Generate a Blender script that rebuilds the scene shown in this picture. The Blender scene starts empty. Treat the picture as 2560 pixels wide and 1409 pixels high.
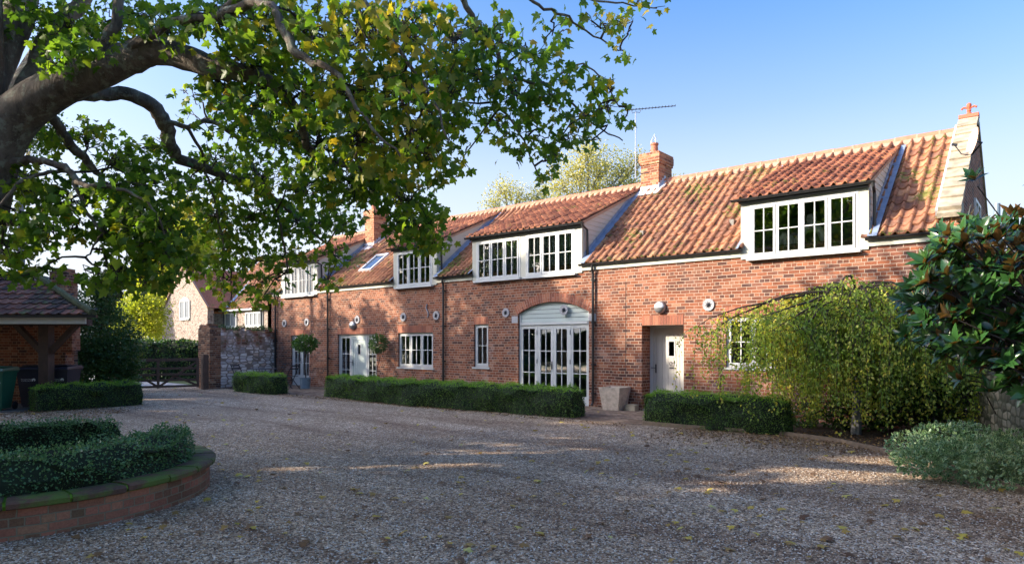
import bpy, math, random
import numpy as np
from mathutils import Vector, Matrix
R = math.radians
rnd = random.Random(7)
rng = np.random.default_rng(7)
sc = bpy.context.scene

# ------------------------------------------------------------ camera
F = 1650.0
TH = math.atan(1980 / F)
cT, sT = math.cos(TH), math.sin(TH)
CX, CY, CZ = 1.446, -14.62, 1.65
cam_data = bpy.data.cameras.new('camera')
cam = bpy.data.objects.new('camera', cam_data)
sc.collection.objects.link(cam)
cam.location = (CX, CY, CZ)
cam.rotation_euler = (R(90), 0, math.atan2(cT, sT))
cam_data.sensor_width = 36
cam_data.lens = F / 2560 * 36
cam_data.shift_y = 153.5 / 2560
cam_data.clip_start = 0.1
cam_data.clip_end = 2000
sc.camera = cam

# ------------------------------------------------------------ sky and sun
SUN_AZ = math.atan2(-0.669, -0.743)
SUN_EL = R(23)
world = bpy.data.worlds.new("World")
sc.world = world
world.use_nodes = True
wn = world.node_tree
sky = wn.nodes.new('ShaderNodeTexSky')
sky.sky_type = 'NISHITA'
sky.sun_disc = False
sky.sun_elevation = SUN_EL
sky.sun_rotation = SUN_AZ
sky.air_density = 1.0
sky.dust_density = 7.0
sky.ozone_density = 6.0
hs = wn.nodes.new('ShaderNodeHueSaturation'); hs.inputs['Saturation'].default_value = 1.2
bg = wn.nodes['Background']
bg.inputs['Strength'].default_value = 0.13
wn.links.new(sky.outputs[0], hs.inputs['Color']); tint = wn.nodes.new('ShaderNodeMix'); tint.data_type = 'RGBA'; tint.blend_type = 'MULTIPLY'; tint.inputs[0].default_value = 1; tint.inputs[7].default_value = (.86, .80, .78, 1)
wn.links.new(hs.outputs[0], tint.inputs[6]); 
# pale haze low in the sky
wtc = wn.nodes.new('ShaderNodeTexCoord'); wsep = wn.nodes.new('ShaderNodeSeparateXYZ'); wn.links.new(wtc.outputs['Generated'], wsep.inputs[0])
wr = wn.nodes.new('ShaderNodeValToRGB'); wr.color_ramp.interpolation = 'B_SPLINE'
for p_, v_ in ((.08, .86), (.20, .72), (.32, .26), (.48, 0)):
    e_ = wr.color_ramp.elements.new(p_); e_.color = (v_, v_, v_, 1)
wr.color_ramp.elements[0].color = (.9, .9, .9, 1); wr.color_ramp.elements[-1].color = (0, 0, 0, 1)
wn.links.new(wsep.outputs[2], wr.inputs[0])
wmix = wn.nodes.new('ShaderNodeMix'); wmix.data_type = 'RGBA'; wmix.inputs[7].default_value = (1.80, 1.92, 2.1, 1)
wn.links.new(wr.outputs[0], wmix.inputs[0]); wn.links.new(tint.outputs[2], wmix.inputs[6]); wn.links.new(wmix.outputs[2], bg.inputs['Color'])
sun_data = bpy.data.lights.new('sun', 'SUN')
sun_data.energy = 2.25
sun_data.angle = R(0.5)
sun_data.color = (1.0, 0.86, 0.68)
sun = bpy.data.objects.new('sun', sun_data)
sc.collection.objects.link(sun)
sd = Vector((math.sin(SUN_AZ) * math.cos(SUN_EL), math.cos(SUN_AZ) * math.cos(SUN_EL), math.sin(SUN_EL)))
sun.rotation_euler = sd.to_track_quat('Z', 'Y').to_euler()
sun.location = sd * 60
sc.view_settings.view_transform = 'Standard'
sc.view_settings.look = 'None'
sc.view_settings.exposure = 2.2
sc.view_settings.gamma = 1
sc.cycles.max_bounces = 6
sc.cycles.transparent_max_bounces = 12


# ------------------------------------------------------------ places
def ray(px, py):
    u = (px - 1280) / F
    return Vector((-cT + sT * u, sT + cT * u, (858 - py) / F))


C0 = Vector((CX, CY, CZ))


def at(px, py, Y): return C0 + ray(px, py) * Y
def gz(px, py, z=0.0):
    d = ray(px, py); return C0 + d * ((z - CZ) / d.z)
def K(X, Y, z=0.0):          # metres right, metres ahead, height
    return Vector((CX + sT * X - cT * Y, CY + cT * X + sT * Y, z))
def to_px(p):
    rx, ry = p[0] - CX, p[1] - CY
    X = sT * rx + cT * ry; Y = -cT * rx + sT * ry
    return (1280 + F * X / max(Y, .01), 858 - F * (p[2] - CZ) / max(Y, .01), Y)


YAW = math.atan2(cT, sT)


# ------------------------------------------------------------ materials
def newmat(name):
    m = bpy.data.materials.new(name)
    m.use_nodes = True
    nt = m.node_tree
    b = nt.nodes['Principled BSDF']
    return m, nt, b


def N(nt, typ, **kw):
    n = nt.nodes.new(typ)
    for k, v in kw.items():
        if k in n.inputs.keys() if isinstance(k, str) else False:
            n.inputs[k].default_value = v
        else:
            setattr(n, k, v)
    return n


def L(nt, a, b): nt.links.new(a, b)


def ramp(nt, fac, stops, interp='LINEAR'):
    r = nt.nodes.new('ShaderNodeValToRGB')
    r.color_ramp.interpolation = interp
    el = r.color_ramp.elements
    while len(el) < len(stops): el.new(0.5)
    for e, (p, c) in zip(el, stops):
        e.position = p; e.color = (*c, 1) if len(c) == 3 else c
    if fac is not None: L(nt, fac, r.inputs[0])
    return r.outputs[0]


def mth(nt, op, a, b=None, c=None):
    n = nt.nodes.new('ShaderNodeMath'); n.operation = op
    for i, v in enumerate((a, b, c)):
        if v is None: continue
        if isinstance(v, (int, float)): n.inputs[i].default_value = v
        else: L(nt, v, n.inputs[i])
    return n.outputs[0]


def mix(nt, fac, a, b, mode='MIX'):
    n = nt.nodes.new('ShaderNodeMix'); n.data_type = 'RGBA'; n.blend_type = mode
    for s, v in ((n.inputs[0], fac), (n.inputs[6], a), (n.inputs[7], b)):
        if isinstance(v, (int, float)): s.default_value = v
        elif isinstance(v, tuple): s.default_value = (*v, 1)
        else: L(nt, v, s)
    return n.outputs[2]


def noise(nt, vec, scale, detail=3, rough=.55, dist=0):
    n = nt.nodes.new('ShaderNodeTexNoise')
    n.inputs['Scale'].default_value = scale; n.inputs['Detail'].default_value = detail
    n.inputs['Roughness'].default_value = rough; n.inputs['Distortion'].default_value = dist
    if vec is not None: L(nt, vec, n.inputs['Vector'])
    return n.outputs['Fac']


def coord(nt, kind='Object'):
    return nt.nodes.new('ShaderNodeTexCoord').outputs[kind]


def xyz(nt, v):
    s = nt.nodes.new('ShaderNodeSeparateXYZ'); L(nt, v, s.inputs[0]); return s.outputs


def comb(nt, x, y, z=0.0):
    c = nt.nodes.new('ShaderNodeCombineXYZ')
    for i, v in enumerate((x, y, z)):
        if isinstance(v, (int, float)): c.inputs[i].default_value = v
        else: L(nt, v, c.inputs[i])
    return c.outputs[0]


def bump(nt, h, strength, dist, b):
    n = nt.nodes.new('ShaderNodeBump')
    n.inputs['Strength'].default_value = strength; n.inputs['Distance'].default_value = dist
    L(nt, h, n.inputs['Height']); L(nt, n.outputs[0], b.inputs['Normal'])
    return n


def island(nt): return nt.nodes.new('ShaderNodeNewGeometry').outputs['Random Per Island']


def mat_plain(name, col, rough=.6, var=.12, sc_=3.0, metal=0, bmp=.15, spec=.5):
    m, nt, b = newmat(name)
    f = noise(nt, coord(nt), sc_, 5, .6)
    c = ramp(nt, f, [(.25, tuple(x * (1 - var) for x in col)), (.75, tuple(min(1, x * (1 + var)) for x in col))])
    L(nt, c, b.inputs['Base Color'])
    b.inputs['Roughness'].default_value = rough; b.inputs['Metallic'].default_value = metal
    b.inputs['Specular IOR Level'].default_value = spec
    if bmp: bump(nt, noise(nt, coord(nt), sc_ * 12, 3), bmp, .004, b)
    return m


BRICKS = [(0, (.10, .052, .045)), (.14, (.155, .068, .048)), (.32, (.22, .082, .048)), (.55, (.275, .100, .055)), (.8, (.33, .125, .066)), (1, (.37, .19, .12))]


def mat_brick(name, uv=False, cols=BRICKS, mortar=(.46, .36, .28), sq=4, patch=True, low=False, dark=1.0, scale=1.0):
    m, nt, b = newmat(name)
    if uv:
        vec0 = coord(nt, 'UV'); s = xyz(nt, vec0); u, v = s[0], s[1]
    else:
        s = xyz(nt, coord(nt)); u = mth(nt, 'ADD', s[0], s[1]); v = s[2]
    wv = noise(nt, comb(nt, mth(nt, 'MULTIPLY', u, .8), v, 0), 1.1, 2)
    v2 = mth(nt, 'ADD', v, mth(nt, 'MULTIPLY', wv, .03))
    n2 = noise(nt, comb(nt, u, v, 0), 30, 2)
    u2 = mth(nt, 'ADD', u, mth(nt, 'MULTIPLY', n2, .012))
    v2 = mth(nt, 'ADD', v2, mth(nt, 'MULTIPLY', n2, .008))
    vec = comb(nt, u2, v2, 0)
    br = nt.nodes.new('ShaderNodeTexBrick')
    br.offset = .5; br.offset_frequency = 2; br.squash = .5; br.squash_frequency = sq
    L(nt, vec, br.inputs['Vector'])
    br.inputs['Color1'].default_value = (0, 0, 0, 1); br.inputs['Color2'].default_value = (1, 1, 1, 1)
    br.inputs['Mortar'].default_value = (.5, .5, .5, 1)
    br.inputs['Scale'].default_value = 1 / scale; br.inputs['Mortar Size'].default_value = .0065
    br.inputs['Mortar Smooth'].default_value = .25; br.inputs['Bias'].default_value = 0
    br.inputs['Brick Width'].default_value = .225; br.inputs['Row Height'].default_value = .075
    c = ramp(nt, br.outputs['Color'], cols)
    nf = noise(nt, comb(nt, u, v, 0), 45, 4, .7)
    c = mix(nt, .55, c, ramp(nt, nf, [(.3, (.45, .42, .42)), (.7, (1.25, 1.2, 1.15))]), 'MULTIPLY')
    if patch:
        pn = noise(nt, comb(nt, u, v, 3), .55, 4, .6)
        c = mix(nt, 1, c, ramp(nt, pn, [(.28, (.60, .56, .58)), (.5, (1, 1, 1)), (.72, (1.18, 1.15, 1.12))]), 'MULTIPLY')
    if low:
        sn = noise(nt, comb(nt, mth(nt, 'MULTIPLY', u, 2.6), mth(nt, 'MULTIPLY', v, .3), 7), 1.0, 5, .65)
        c = mix(nt, 1, c, ramp(nt, sn, [(.33, (.66, .64, .66)), (.46, (1, 1, 1))]), 'MULTIPLY')
    nm = noise(nt, comb(nt, u, v, 5), 3.0, 4)
    mc = mix(nt, nm, tuple(x * .72 for x in mortar), mortar)
    c = mix(nt, br.outputs['Fac'], c, mc)
    if low:      # lime bloom and salts in blotches
        pn = noise(nt, comb(nt, u, v, 9), 1.6, 6, .75)
        hh = ramp(nt, v, [(0, (1, 1, 1)), (.12, (.8, .8, .8)), (.30, (.35, .35, .35)), (.6, (.2, .2, .2))])
        mv = nt.nodes.new('ShaderNodeMapRange'); mv.inputs[1].default_value = 0; mv.inputs[2].default_value = 4
        L(nt, v, mv.inputs[0])
        hh = ramp(nt, mv.outputs[0], [(0, (.9, .9, .9)), (.3, (.6, .6, .6)), (.5, (.25, .25, .25)), (1, (.12, .12, .12))])
        f = mth(nt, 'MULTIPLY', ramp(nt, pn, [(.52, (0, 0, 0)), (.72, (1, 1, 1))]), hh)
        c = mix(nt, mth(nt, 'MULTIPLY', f, .7), c, (.5, .40, .36))
    if dark != 1.0: c = mix(nt, 1, c, (dark, dark, dark), 'MULTIPLY')
    L(nt, c, b.inputs['Base Color'])
    b.inputs['Roughness'].default_value = .9; b.inputs['Specular IOR Level'].default_value = .2
    h = mth(nt, 'SUBTRACT', mth(nt, 'MULTIPLY', nf, .5), br.outputs['Fac'])
    bump(nt, h, .8, .012, b)
    return m


def mat_flint(name, s=7.0, pal=None, mortar=(.30, .26, .22), brickmix=0.0, ztop=None):
    m, nt, b = newmat(name)
    c3 = xyz(nt, coord(nt)); u = mth(nt, 'ADD', c3[0], c3[1])
    vec = comb(nt, mth(nt, 'MULTIPLY', u, s), mth(nt, 'MULTIPLY', c3[2], s * 2.0), 0)
    vo = nt.nodes.new('ShaderNodeTexVoronoi'); vo.feature = 'F1'; vo.inputs['Scale'].default_value = 1
    vo.inputs['Randomness'].default_value = .55; L(nt, vec, vo.inputs['Vector'])
    ve = nt.nodes.new('ShaderNodeTexVoronoi'); ve.feature = 'DISTANCE_TO_EDGE'; ve.inputs['Scale'].default_value = 1
    ve.inputs['Randomness'].default_value = .55; L(nt, vec, ve.inputs['Vector'])
    r = xyz(nt, vo.outputs['Color'])
    pal = pal or [(0, (.16, .16, .17)), (.2, (.32, .33, .35)), (.45, (.52, .53, .54)), (.8, (.62, .61, .58)), (1, (.5, .42, .33))]
    c = ramp(nt, r[0], pal)
    nf = noise(nt, coord(nt), 30, 4)
    c = mix(nt, .4, c, ramp(nt, nf, [(.3, (.5, .5, .5)), (.7, (1.3, 1.3, 1.3))]), 'MULTIPLY')
    e = ramp(nt, ve.outputs['Distance'], [(.05, (0, 0, 0)), (.14, (1, 1, 1))])
    c = mix(nt, e, mortar, c)
    if brickmix:
        bn = noise(nt, coord(nt), 1.3, 3)
        zr = mth(nt, 'MULTIPLY_ADD', c3[2], brickmix, bn)
        f = ramp(nt, zr, [(.86, (0, 0, 0)), (.98, (1, 1, 1))])
        bc = ramp(nt, r[1], [(0, (.10, .05, .04)), (.5, (.25, .10, .06)), (1, (.33, .18, .11))])
        c = mix(nt, f, c, mix(nt, e, (.3, .24, .2), bc))
        g = ramp(nt, noise(nt, coord(nt), 5, 4), [(.52, (0, 0, 0)), (.62, (1, 1, 1))])
        c = mix(nt, mth(nt, 'MULTIPLY', mth(nt, 'MULTIPLY', f, g), .6), c, (.07, .09, .03))
    L(nt, c, b.inputs['Base Color']); b.inputs['Roughness'].default_value = .85
    bump(nt, mth(nt, 'MINIMUM', ve.outputs['Distance'], .3), 1.0, .05, b)
    return m


def mat_tile(name, cols, moss=.5, mossc=(.13, .145, .03), lichen=.3):
    m, nt, b = newmat(name)
    s = xyz(nt, coord(nt, 'UV'))
    wn_ = nt.nodes.new('ShaderNodeTexWhiteNoise'); wn_.noise_dimensions = '2D'
    L(nt, comb(nt, mth(nt, 'FLOOR', s[0]), mth(nt, 'FLOOR', s[1]), 0), wn_.inputs['Vector'])
    c = ramp(nt, wn_.outputs['Value'], cols)
    o = coord(nt)
    nf = noise(nt, o, 14, 5, .65)
    c = mix(nt, .8, c, ramp(nt, nf, [(.3, (.5, .46, .48)), (.7, (1.2, 1.2, 1.2))]), 'MULTIPLY')
    big = noise(nt, o, .8, 4)
    c = mix(nt, 1, c, ramp(nt, big, [(.35, (.75, .72, .74)), (.6, (1.05, 1.05, 1.05))]), 'MULTIPLY')
    ln = noise(nt, o, 9, 6, .7)
    c = mix(nt, mth(nt, 'MULTIPLY', ramp(nt, ln, [(.60, (0, 0, 0)), (.68, (1, 1, 1))]), lichen), c, (.42, .40, .26))
    mo = mth(nt, 'MULTIPLY', noise(nt, o, 9, 5, .7), noise(nt, o, .9, 2))
    c = mix(nt, mth(nt, 'MULTIPLY', ramp(nt, mo, [(.355 - .05 * moss, (0, 0, 0)), (.38 - .05 * moss, (1, 1, 1))]), .9), c, mossc)
    L(nt, c, b.inputs['Base Color']); b.inputs['Roughness'].default_value = .75
    b.inputs['Specular IOR Level'].default_value = .3
    bump(nt, nf, .4, .01, b)
    return m


def mat_leaf(name, cols, trans=.45, rough=.45, nz=1.2, nzamt=.5, under=None, spec=.4):
    m, nt, b = newmat(name)
    o = coord(nt)
    f = mth(nt, 'ADD', mth(nt, 'MULTIPLY', island(nt), 1 - nzamt), mth(nt, 'MULTIPLY', ramp(nt, noise(nt, o, nz, 2), [(.3, (0, 0, 0)), (.7, (1, 1, 1))]), nzamt))
    c = ramp(nt, f, cols)
    if under:
        g = nt.nodes.new('ShaderNodeNewGeometry')
        c = mix(nt, g.outputs['Backfacing'], c, under)
    L(nt, c, b.inputs['Base Color']); b.inputs['Roughness'].default_value = rough
    b.inputs['Specular IOR Level'].default_value = spec
    if trans:
        t = nt.nodes.new('ShaderNodeBsdfTranslucent')
        L(nt, mix(nt, 1, c, (1.5, 1.5, .7), 'MULTIPLY'), t.inputs['Color'])
        mx = nt.nodes.new('ShaderNodeMixShader'); mx.inputs[0].default_value = trans
        L(nt, b.outputs[0], mx.inputs[1]); L(nt, t.outputs[0], mx.inputs[2])
        L(nt, mx.outputs[0], nt.nodes['Material Output'].inputs['Surface'])
    return m


def mat_bark(name, a, b_, s=6, lich=None):
    m, nt, b = newmat(name)
    o = coord(nt)
    st = nt.nodes.new('ShaderNodeMapping'); L(nt, o, st.inputs[0]); st.inputs['Scale'].default_value = (1, 1, .35)
    f = noise(nt, st.outputs[0], s, 6, .7, .6)
    c = ramp(nt, f, [(.3, a), (.7, b_)])
    if lich:
        c = mix(nt, ramp(nt, noise(nt, o, 7, 5, .7), [(.52, (0, 0, 0)), (.62, (.8, .8, .8))]), c, lich)
    L(nt, c, b.inputs['Base Color']); b.inputs['Roughness'].default_value = .9
    bump(nt, f, 1.0, .05, b)
    return m


def mat_glass():
    m, nt, b = newmat('window_glass')
    nt.nodes.remove(b)
    fr = nt.nodes.new('ShaderNodeFresnel'); fr.inputs[0].default_value = 1.55
    fac = mth(nt, 'MULTIPLY_ADD', fr.outputs[0], 1.6, .24)
    tr = nt.nodes.new('ShaderNodeBsdfTransparent'); tr.inputs[0].default_value = (.72, .8, .8, 1)
    gl = nt.nodes.new('ShaderNodeBsdfGlossy'); gl.inputs['Roughness'].default_value = .015
    bn = nt.nodes.new('ShaderNodeBump'); bn.inputs['Strength'].default_value = .12; bn.inputs['Distance'].default_value = .02
    L(nt, noise(nt, coord(nt), 2.2, 1), bn.inputs['Height']); L(nt, bn.outputs[0], gl.inputs['Normal'])
    mx = nt.nodes.new('ShaderNodeMixShader')
    L(nt, fac, mx.inputs[0]); L(nt, tr.outputs[0], mx.inputs[1]); L(nt, gl.outputs[0], mx.inputs[2])
    L(nt, mx.outputs[0], nt.nodes['Material Output'].inputs['Surface'])
    return m


def mat_gravel():
    m, nt, b = newmat('gravel')
    o = coord(nt)
    wv = nt.nodes.new('ShaderNodeTexVoronoi'); wv.inputs['Scale'].default_value = 44; L(nt, o, wv.inputs['Vector'])
    ve = nt.nodes.new('ShaderNodeTexVoronoi'); ve.feature = 'DISTANCE_TO_EDGE'; ve.inputs['Scale'].default_value = 44; L(nt, o, ve.inputs['Vector'])
    w2 = nt.nodes.new('ShaderNodeTexVoronoi'); w2.inputs['Scale'].default_value = 19; L(nt, o, w2.inputs['Vector'])
    r = xyz(nt, wv.outputs['Color'])
    c = ramp(nt, r[0], [(0, (.08, .05, .035)), (.15, (.20, .135, .09)), (.35, (.36, .285, .205)), (.55, (.48, .42, .345)), (.8, (.61, .59, .54)), (1, (.85, .84, .82))])
    r2 = xyz(nt, w2.outputs['Color'])
    c = mix(nt, 1, c, ramp(nt, r2[1], [(0, (.7, .66, .62)), (1, (1.2, 1.2, 1.2))]), 'MULTIPLY')
    big = noise(nt, o, .45, 5, .6)
    c = mix(nt, 1, c, ramp(nt, big, [(.3, (.82, .76, .68)), (.6, (1.08, 1.08, 1.08))]), 'MULTIPLY')
    mp = nt.nodes.new('ShaderNodeMapping'); L(nt, o, mp.inputs[0]); mp.inputs['Rotation'].default_value = (0, 0, .35); mp.inputs['Scale'].default_value = (.12, .8, 1)
    c = mix(nt, 1, c, (1.16, .99, .80), 'MULTIPLY')
    bn = noise(nt, mp.outputs[0], 1.4, 5, .6, .4)
    c = mix(nt, 1, c, ramp(nt, bn, [(.34, (.56, .45, .36)), (.47, (.92, .88, .84)), (.64, (1.15, 1.15, 1.15))]), 'MULTIPLY')
    c = mix(nt, ramp(nt, ve.outputs['Distance'], [(0, (1, 1, 1)), (.08, (0, 0, 0))]), c, (.09, .065, .045))
    L(nt, c, b.inputs['Base Color']); b.inputs['Roughness'].default_value = .75
    h = mth(nt, 'ADD', mth(nt, 'MULTIPLY', mth(nt, 'SUBTRACT', 1, wv.outputs['Distance']), .6), mth(nt, 'MULTIPLY', r2[0], .8))
    bump(nt, h, 1.0, .035, b)
    return m


M = {}
M['brick'] = mat_brick('old_red_brick', low=True)
M['brick_shed'] = mat_brick('shed_brick', mortar=(.42, .27, .17), sq=2)
M['brick_bed'] = mat_brick('bed_brick', uv=True, mortar=(.24, .20, .13), sq=2, cols=[(0, (.16, .10, .055)), (.35, (.30, .13, .08)), (.7, (.40, .16, .10)), (1, (.28, .19, .10))])
M['brick_ruin'] = mat_brick('ruin_brick', mortar=(.34, .28, .22), cols=[(0, (.07, .04, .035)), (.4, (.2, .09, .05)), (.8, (.33, .16, .09)), (1, (.4, .28, .18))])


def mat_single_brick(name, cols):
    m, nt, b = newmat(name)
    c = ramp(nt, island(nt), cols)
    nf = noise(nt, coord(nt), 40, 4)
    c = mix(nt, .5, c, ramp(nt, nf, [(.3, (.6, .6, .6)), (.7, (1.2, 1.2, 1.2))]), 'MULTIPLY')
    L(nt, c, b.inputs['Base Color']); b.inputs['Roughness'].default_value = .9
    bump(nt, nf, .5, .006, b)
    return m


M['soldier'] = mat_single_brick('soldier_brick', [(0, (.20, .075, .05)), (.5, (.33, .12, .07)), (1, (.40, .17, .10))])
M['mortar'] = mat_plain('mortar', (.50, .40, .33), .95, .2, 6)
M['bedding'] = mat_plain('ridge_mortar', (.38, .25, .175), .95, .25, 6)
M['flint'] = mat_flint('flint_wall', 4.6, brickmix=.24, pal=[(0, (.36, .36, .37)), (.2, (.58, .58, .59)), (.45, (.78, .78, .77)), (.8, (.84, .83, .80)), (1, (.62, .50, .40))], mortar=(.24, .21, .18))
M['flint_far'] = mat_flint('flint_gable', 7, pal=[(0, (.10, .06, .05)), (.3, (.25, .18, .145)), (.6, (.33, .265, .22)), (1, (.38, .335, .29))], mortar=(.29, .23, .19))
M['flint_grey'] = mat_flint('flint_grey', 8, pal=[(0, (.08, .08, .09)), (.3, (.3, .29, .28)), (.7, (.5, .47, .42)), (1, (.6, .56, .5))], mortar=(.35, .3, .26))
M['tile'] = mat_tile('clay_pantile', [(0, (.21, .105, .07)), (.3, (.31, .145, .085)), (.6, (.38, .18, .10)), (.85, (.45, .215, .115)), (1, (.48, .28, .15))], moss=.85)
M['tile_dormer'] = mat_tile('dormer_pantile', [(0, (.18, .07, .045)), (.5, (.33, .13, .075)), (1, (.45, .2, .11))], moss=.1, lichen=.35)
M['tile_shed'] = mat_tile('shed_tile', [(0, (.035, .035, .03)), (.3, (.10, .05, .04)), (.6, (.20, .085, .06)), (1, (.28, .12, .08))], moss=.9, mossc=(.09, .12, .03), lichen=.4)
M['ridge'] = mat_plain('ridge_tile', (.44, .17, .10), .8, .2, 5)
M['terracotta'] = mat_plain('terracotta', (.52, .12, .06), .7, .15, 6)
M['pot'] = mat_plain('chimney_pot_clay', (.45, .17, .10), .8, .15, 6)
M['stone'] = mat_plain('coping_stone', (.34, .29, .21), .9, .45, 5, bmp=.5)
M['white'] = mat_plain('white_paint', (.52, .54, .53), .4, .06, 3, bmp=0)
M['cream'] = mat_plain('cream_paint', (.46, .46, .385), .5, .05, 3, bmp=0)
M['sage'] = mat_plain('sage_paint', (.42, .49, .47), .5, .05, 3, bmp=0)
M['greydoor'] = mat_plain('stone_grey_paint', (.47, .45, .41), .45, .04, 3, bmp=0)
M['cheek'] = mat_plain('cheek_board', (.50, .49, .43), .6, .06, 3)
M['lead'] = mat_plain('lead_flashing', (.23, .29, .40), .5, .25, 5, bmp=.3)
M['leadlight'] = mat_plain('pale_lead', (.48, .50, .54), .6, .2, 5, bmp=.3)
M['black'] = mat_plain('black_plastic', (.018, .018, .02), .35, .1, 3, bmp=0)
M['iron'] = mat_plain('dark_iron', (.04, .042, .05), .55, .3, 12)
M['plate'] = mat_plain('plate_grey', (.36, .36, .38), .7, .2, 8)
M['lampmetal'] = mat_plain('lamp_metal', (.3, .3, .31), .35, .1, 5, metal=.6)
M['lampglass'] = mat_plain('frosted_glass', (.62, .64, .66), .25, .05, 5, bmp=0)
M['glass'] = mat_glass()
M['alu'] = mat_plain('aluminium', (.6, .61, .62), .35, .1, 5, metal=.7, bmp=0)
M['dish'] = mat_plain('dish_paint', (.62, .44, .33), .6, .12, 4, bmp=0)
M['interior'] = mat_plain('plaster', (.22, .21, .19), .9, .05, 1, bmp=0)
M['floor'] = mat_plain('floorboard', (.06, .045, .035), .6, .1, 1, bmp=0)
M['shutter'] = mat_plain('shutter_slat', (.7, .68, .62), .5, .05, 1, bmp=0)
M['wood_dark'] = mat_plain('stained_oak', (.060, .032, .022), .7, .35, 8)
M['gatewood'] = mat_plain('gate_timber', (.10, .058, .04), .75, .3, 8)
M['timber'] = mat_plain('weathered_timber', (.50, .42, .34), .85, .35, 9, bmp=.5)
M['galv'] = mat_plain('galvanised_steel', (.20, .27, .33), .45, .15, 8, metal=.3)
M['panegrey'] = mat_plain('grey_pane', (.24, .26, .28), .2, .1, 2, bmp=0)  # plain opaque grey for the cottage window panes
M['soil'] = mat_plain('soil', (.055, .035, .022), .95, .5, 9, bmp=.9)
M['bin_green'] = mat_plain('green_plastic', (.012, .085, .05), .4, .1, 3, bmp=0)
M['bin_black'] = mat_plain('navy_black_plastic', (.020, .020, .034), .42, .1, 3, bmp=0)
M['print'] = mat_plain('white_print', (.75, .78, .8), .5, 0, 3, bmp=0)
M['cream_obj'] = mat_plain('cream_ceramic', (.70, .66, .52), .5, .05, 2, bmp=0)
M['gravel'] = mat_gravel()
M['asphalt'] = mat_plain('lane_surface', (.33, .32, .32), .9, .2, 3)
M['slab'] = mat_plain('concrete_slab', (.09, .095, .10), .9, .2, 5)
M['maple'] = mat_leaf('sycamore_leaf', [(0, (.04, .10, .018)), (.35, (.08, .165, .022)), (.6, (.135, .235, .026)), (.82, (.24, .31, .03)), (.95, (.38, .32, .04)), (1, (.46, .26, .04))], .6, nz=.7, nzamt=.45)
M['maple_yellow'] = mat_leaf('sycamore_leaf_turning', [(0, (.08, .14, .02)), (.4, (.19, .22, .025)), (.75, (.40, .32, .035)), (1, (.52, .28, .04))], .5, nz=1.2, nzamt=.4)
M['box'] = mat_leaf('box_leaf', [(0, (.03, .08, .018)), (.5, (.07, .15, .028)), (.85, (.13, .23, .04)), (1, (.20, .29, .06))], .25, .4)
M['boxtop'] = mat_leaf('box_leaf_new_lit', [(0, (.09, .20, .02)), (.6, (.17, .34, .03)), (1, (.26, .42, .05))], .35, .4)  # brighter top leaves: new growth, with sunlit tops also put into the colour
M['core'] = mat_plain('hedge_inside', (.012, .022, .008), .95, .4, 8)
M['boxblue'] = mat_leaf('box_leaf_blue', [(0, (.045, .11, .05)), (.5, (.09, .20, .08)), (.85, (.17, .29, .11)), (1, (.32, .38, .18))], .2, .35)
M['birchleaf'] = mat_leaf('birch_leaf', [(0, (.11, .21, .04)), (.4, (.23, .34, .06)), (.62, (.38, .44, .08)), (.8, (.60, .54, .10)), (1, (.68, .46, .09))], .5, nz=1.6, nzamt=.5)
M['magnolia'] = mat_leaf('magnolia_leaf', [(0, (.014, .045, .014)), (.6, (.03, .095, .022)), (.9, (.075, .16, .028)), (1, (.18, .26, .045))], .12, .2, under=(.30, .145, .05), spec=.5)
M['euo'] = mat_leaf('euonymus_green', [(0, (.04, .12, .05)), (1, (.09, .20, .08))], .2, .35)
M['euo_rim'] = mat_leaf('euonymus_cream', [(0, (.16, .30, .14)), (.6, (.36, .48, .26)), (1, (.68, .68, .38))], .2, .35)
M['yellowtree'] = mat_leaf('yellow_leaf', [(0, (.14, .2, .03)), (.5, (.34, .38, .04)), (1, (.55, .48, .06))], .5, nz=.4)
M['palebirch'] = mat_leaf('pale_birch_leaf', [(0, (.24, .25, .07)), (.5, (.42, .40, .12)), (1, (.58, .5, .2))], .4, nz=.4)
M['darkleaf'] = mat_leaf('laurel_leaf', [(0, (.02, .055, .016)), (.6, (.05, .115, .03)), (.9, (.12, .17, .03)), (1, (.30, .24, .04))], .25, .4)
M['conifer'] = mat_leaf('conifer_leaf', [(0, (.012, .028, .014)), (1, (.04, .06, .025))], .1, .6)
M['bay'] = mat_leaf('bay_leaf', [(0, (.03, .09, .02)), (.7, (.08, .17, .03)), (1, (.15, .26, .06))], .2, .35)
M['bark'] = mat_bark('sycamore_bark', (.05, .038, .030), (.21, .17, .135), 8, lich=(.27, .28, .22))
M['twig'] = mat_bark('twig_bark', (.02, .014, .01), (.05, .036, .026), 9)
M['whitebark'] = mat_bark('birch_bark', (.30, .28, .26), (.6, .58, .55), 6)
M['greybark'] = mat_bark('grey_bark', (.12, .12, .12), (.28, .28, .29), 5)
M['mossflat'] = mat_plain('moss_joint', (.14, .30, .02), .95, .4, 20)
M['moss'] = mat_leaf('moss', [(0, (.06, .12, .01)), (1, (.16, .26, .02))], .1, .9)
M['litter'] = mat_leaf('fallen_leaf', [(0, (.10, .045, .02)), (.35, (.25, .13, .05)), (.6, (.45, .30, .06)), (.85, (.62, .46, .07)), (1, (.45, .50, .20))], .2, .6, nzamt=.1)


def mat_grass():
    m, nt, b = newmat('grass')
    f = noise(nt, coord(nt), .6, 6)
    L(nt, ramp(nt, f, [(.3, (.03, .06, .012)), (.7, (.08, .11, .03))]), b.inputs['Base Color']); b.inputs['Roughness'].default_value = .95
    return m


M['grass'] = mat_grass()


def mat_paving():
    m = mat_brick('paving_brick', uv=True, cols=[(0, (.15, .10, .07)), (.5, (.25, .18, .13)), (1, (.34, .26, .19))], mortar=(.11, .10, .07), sq=2, scale=1.4)
    return m


M['paving'] = mat_paving()


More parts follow.
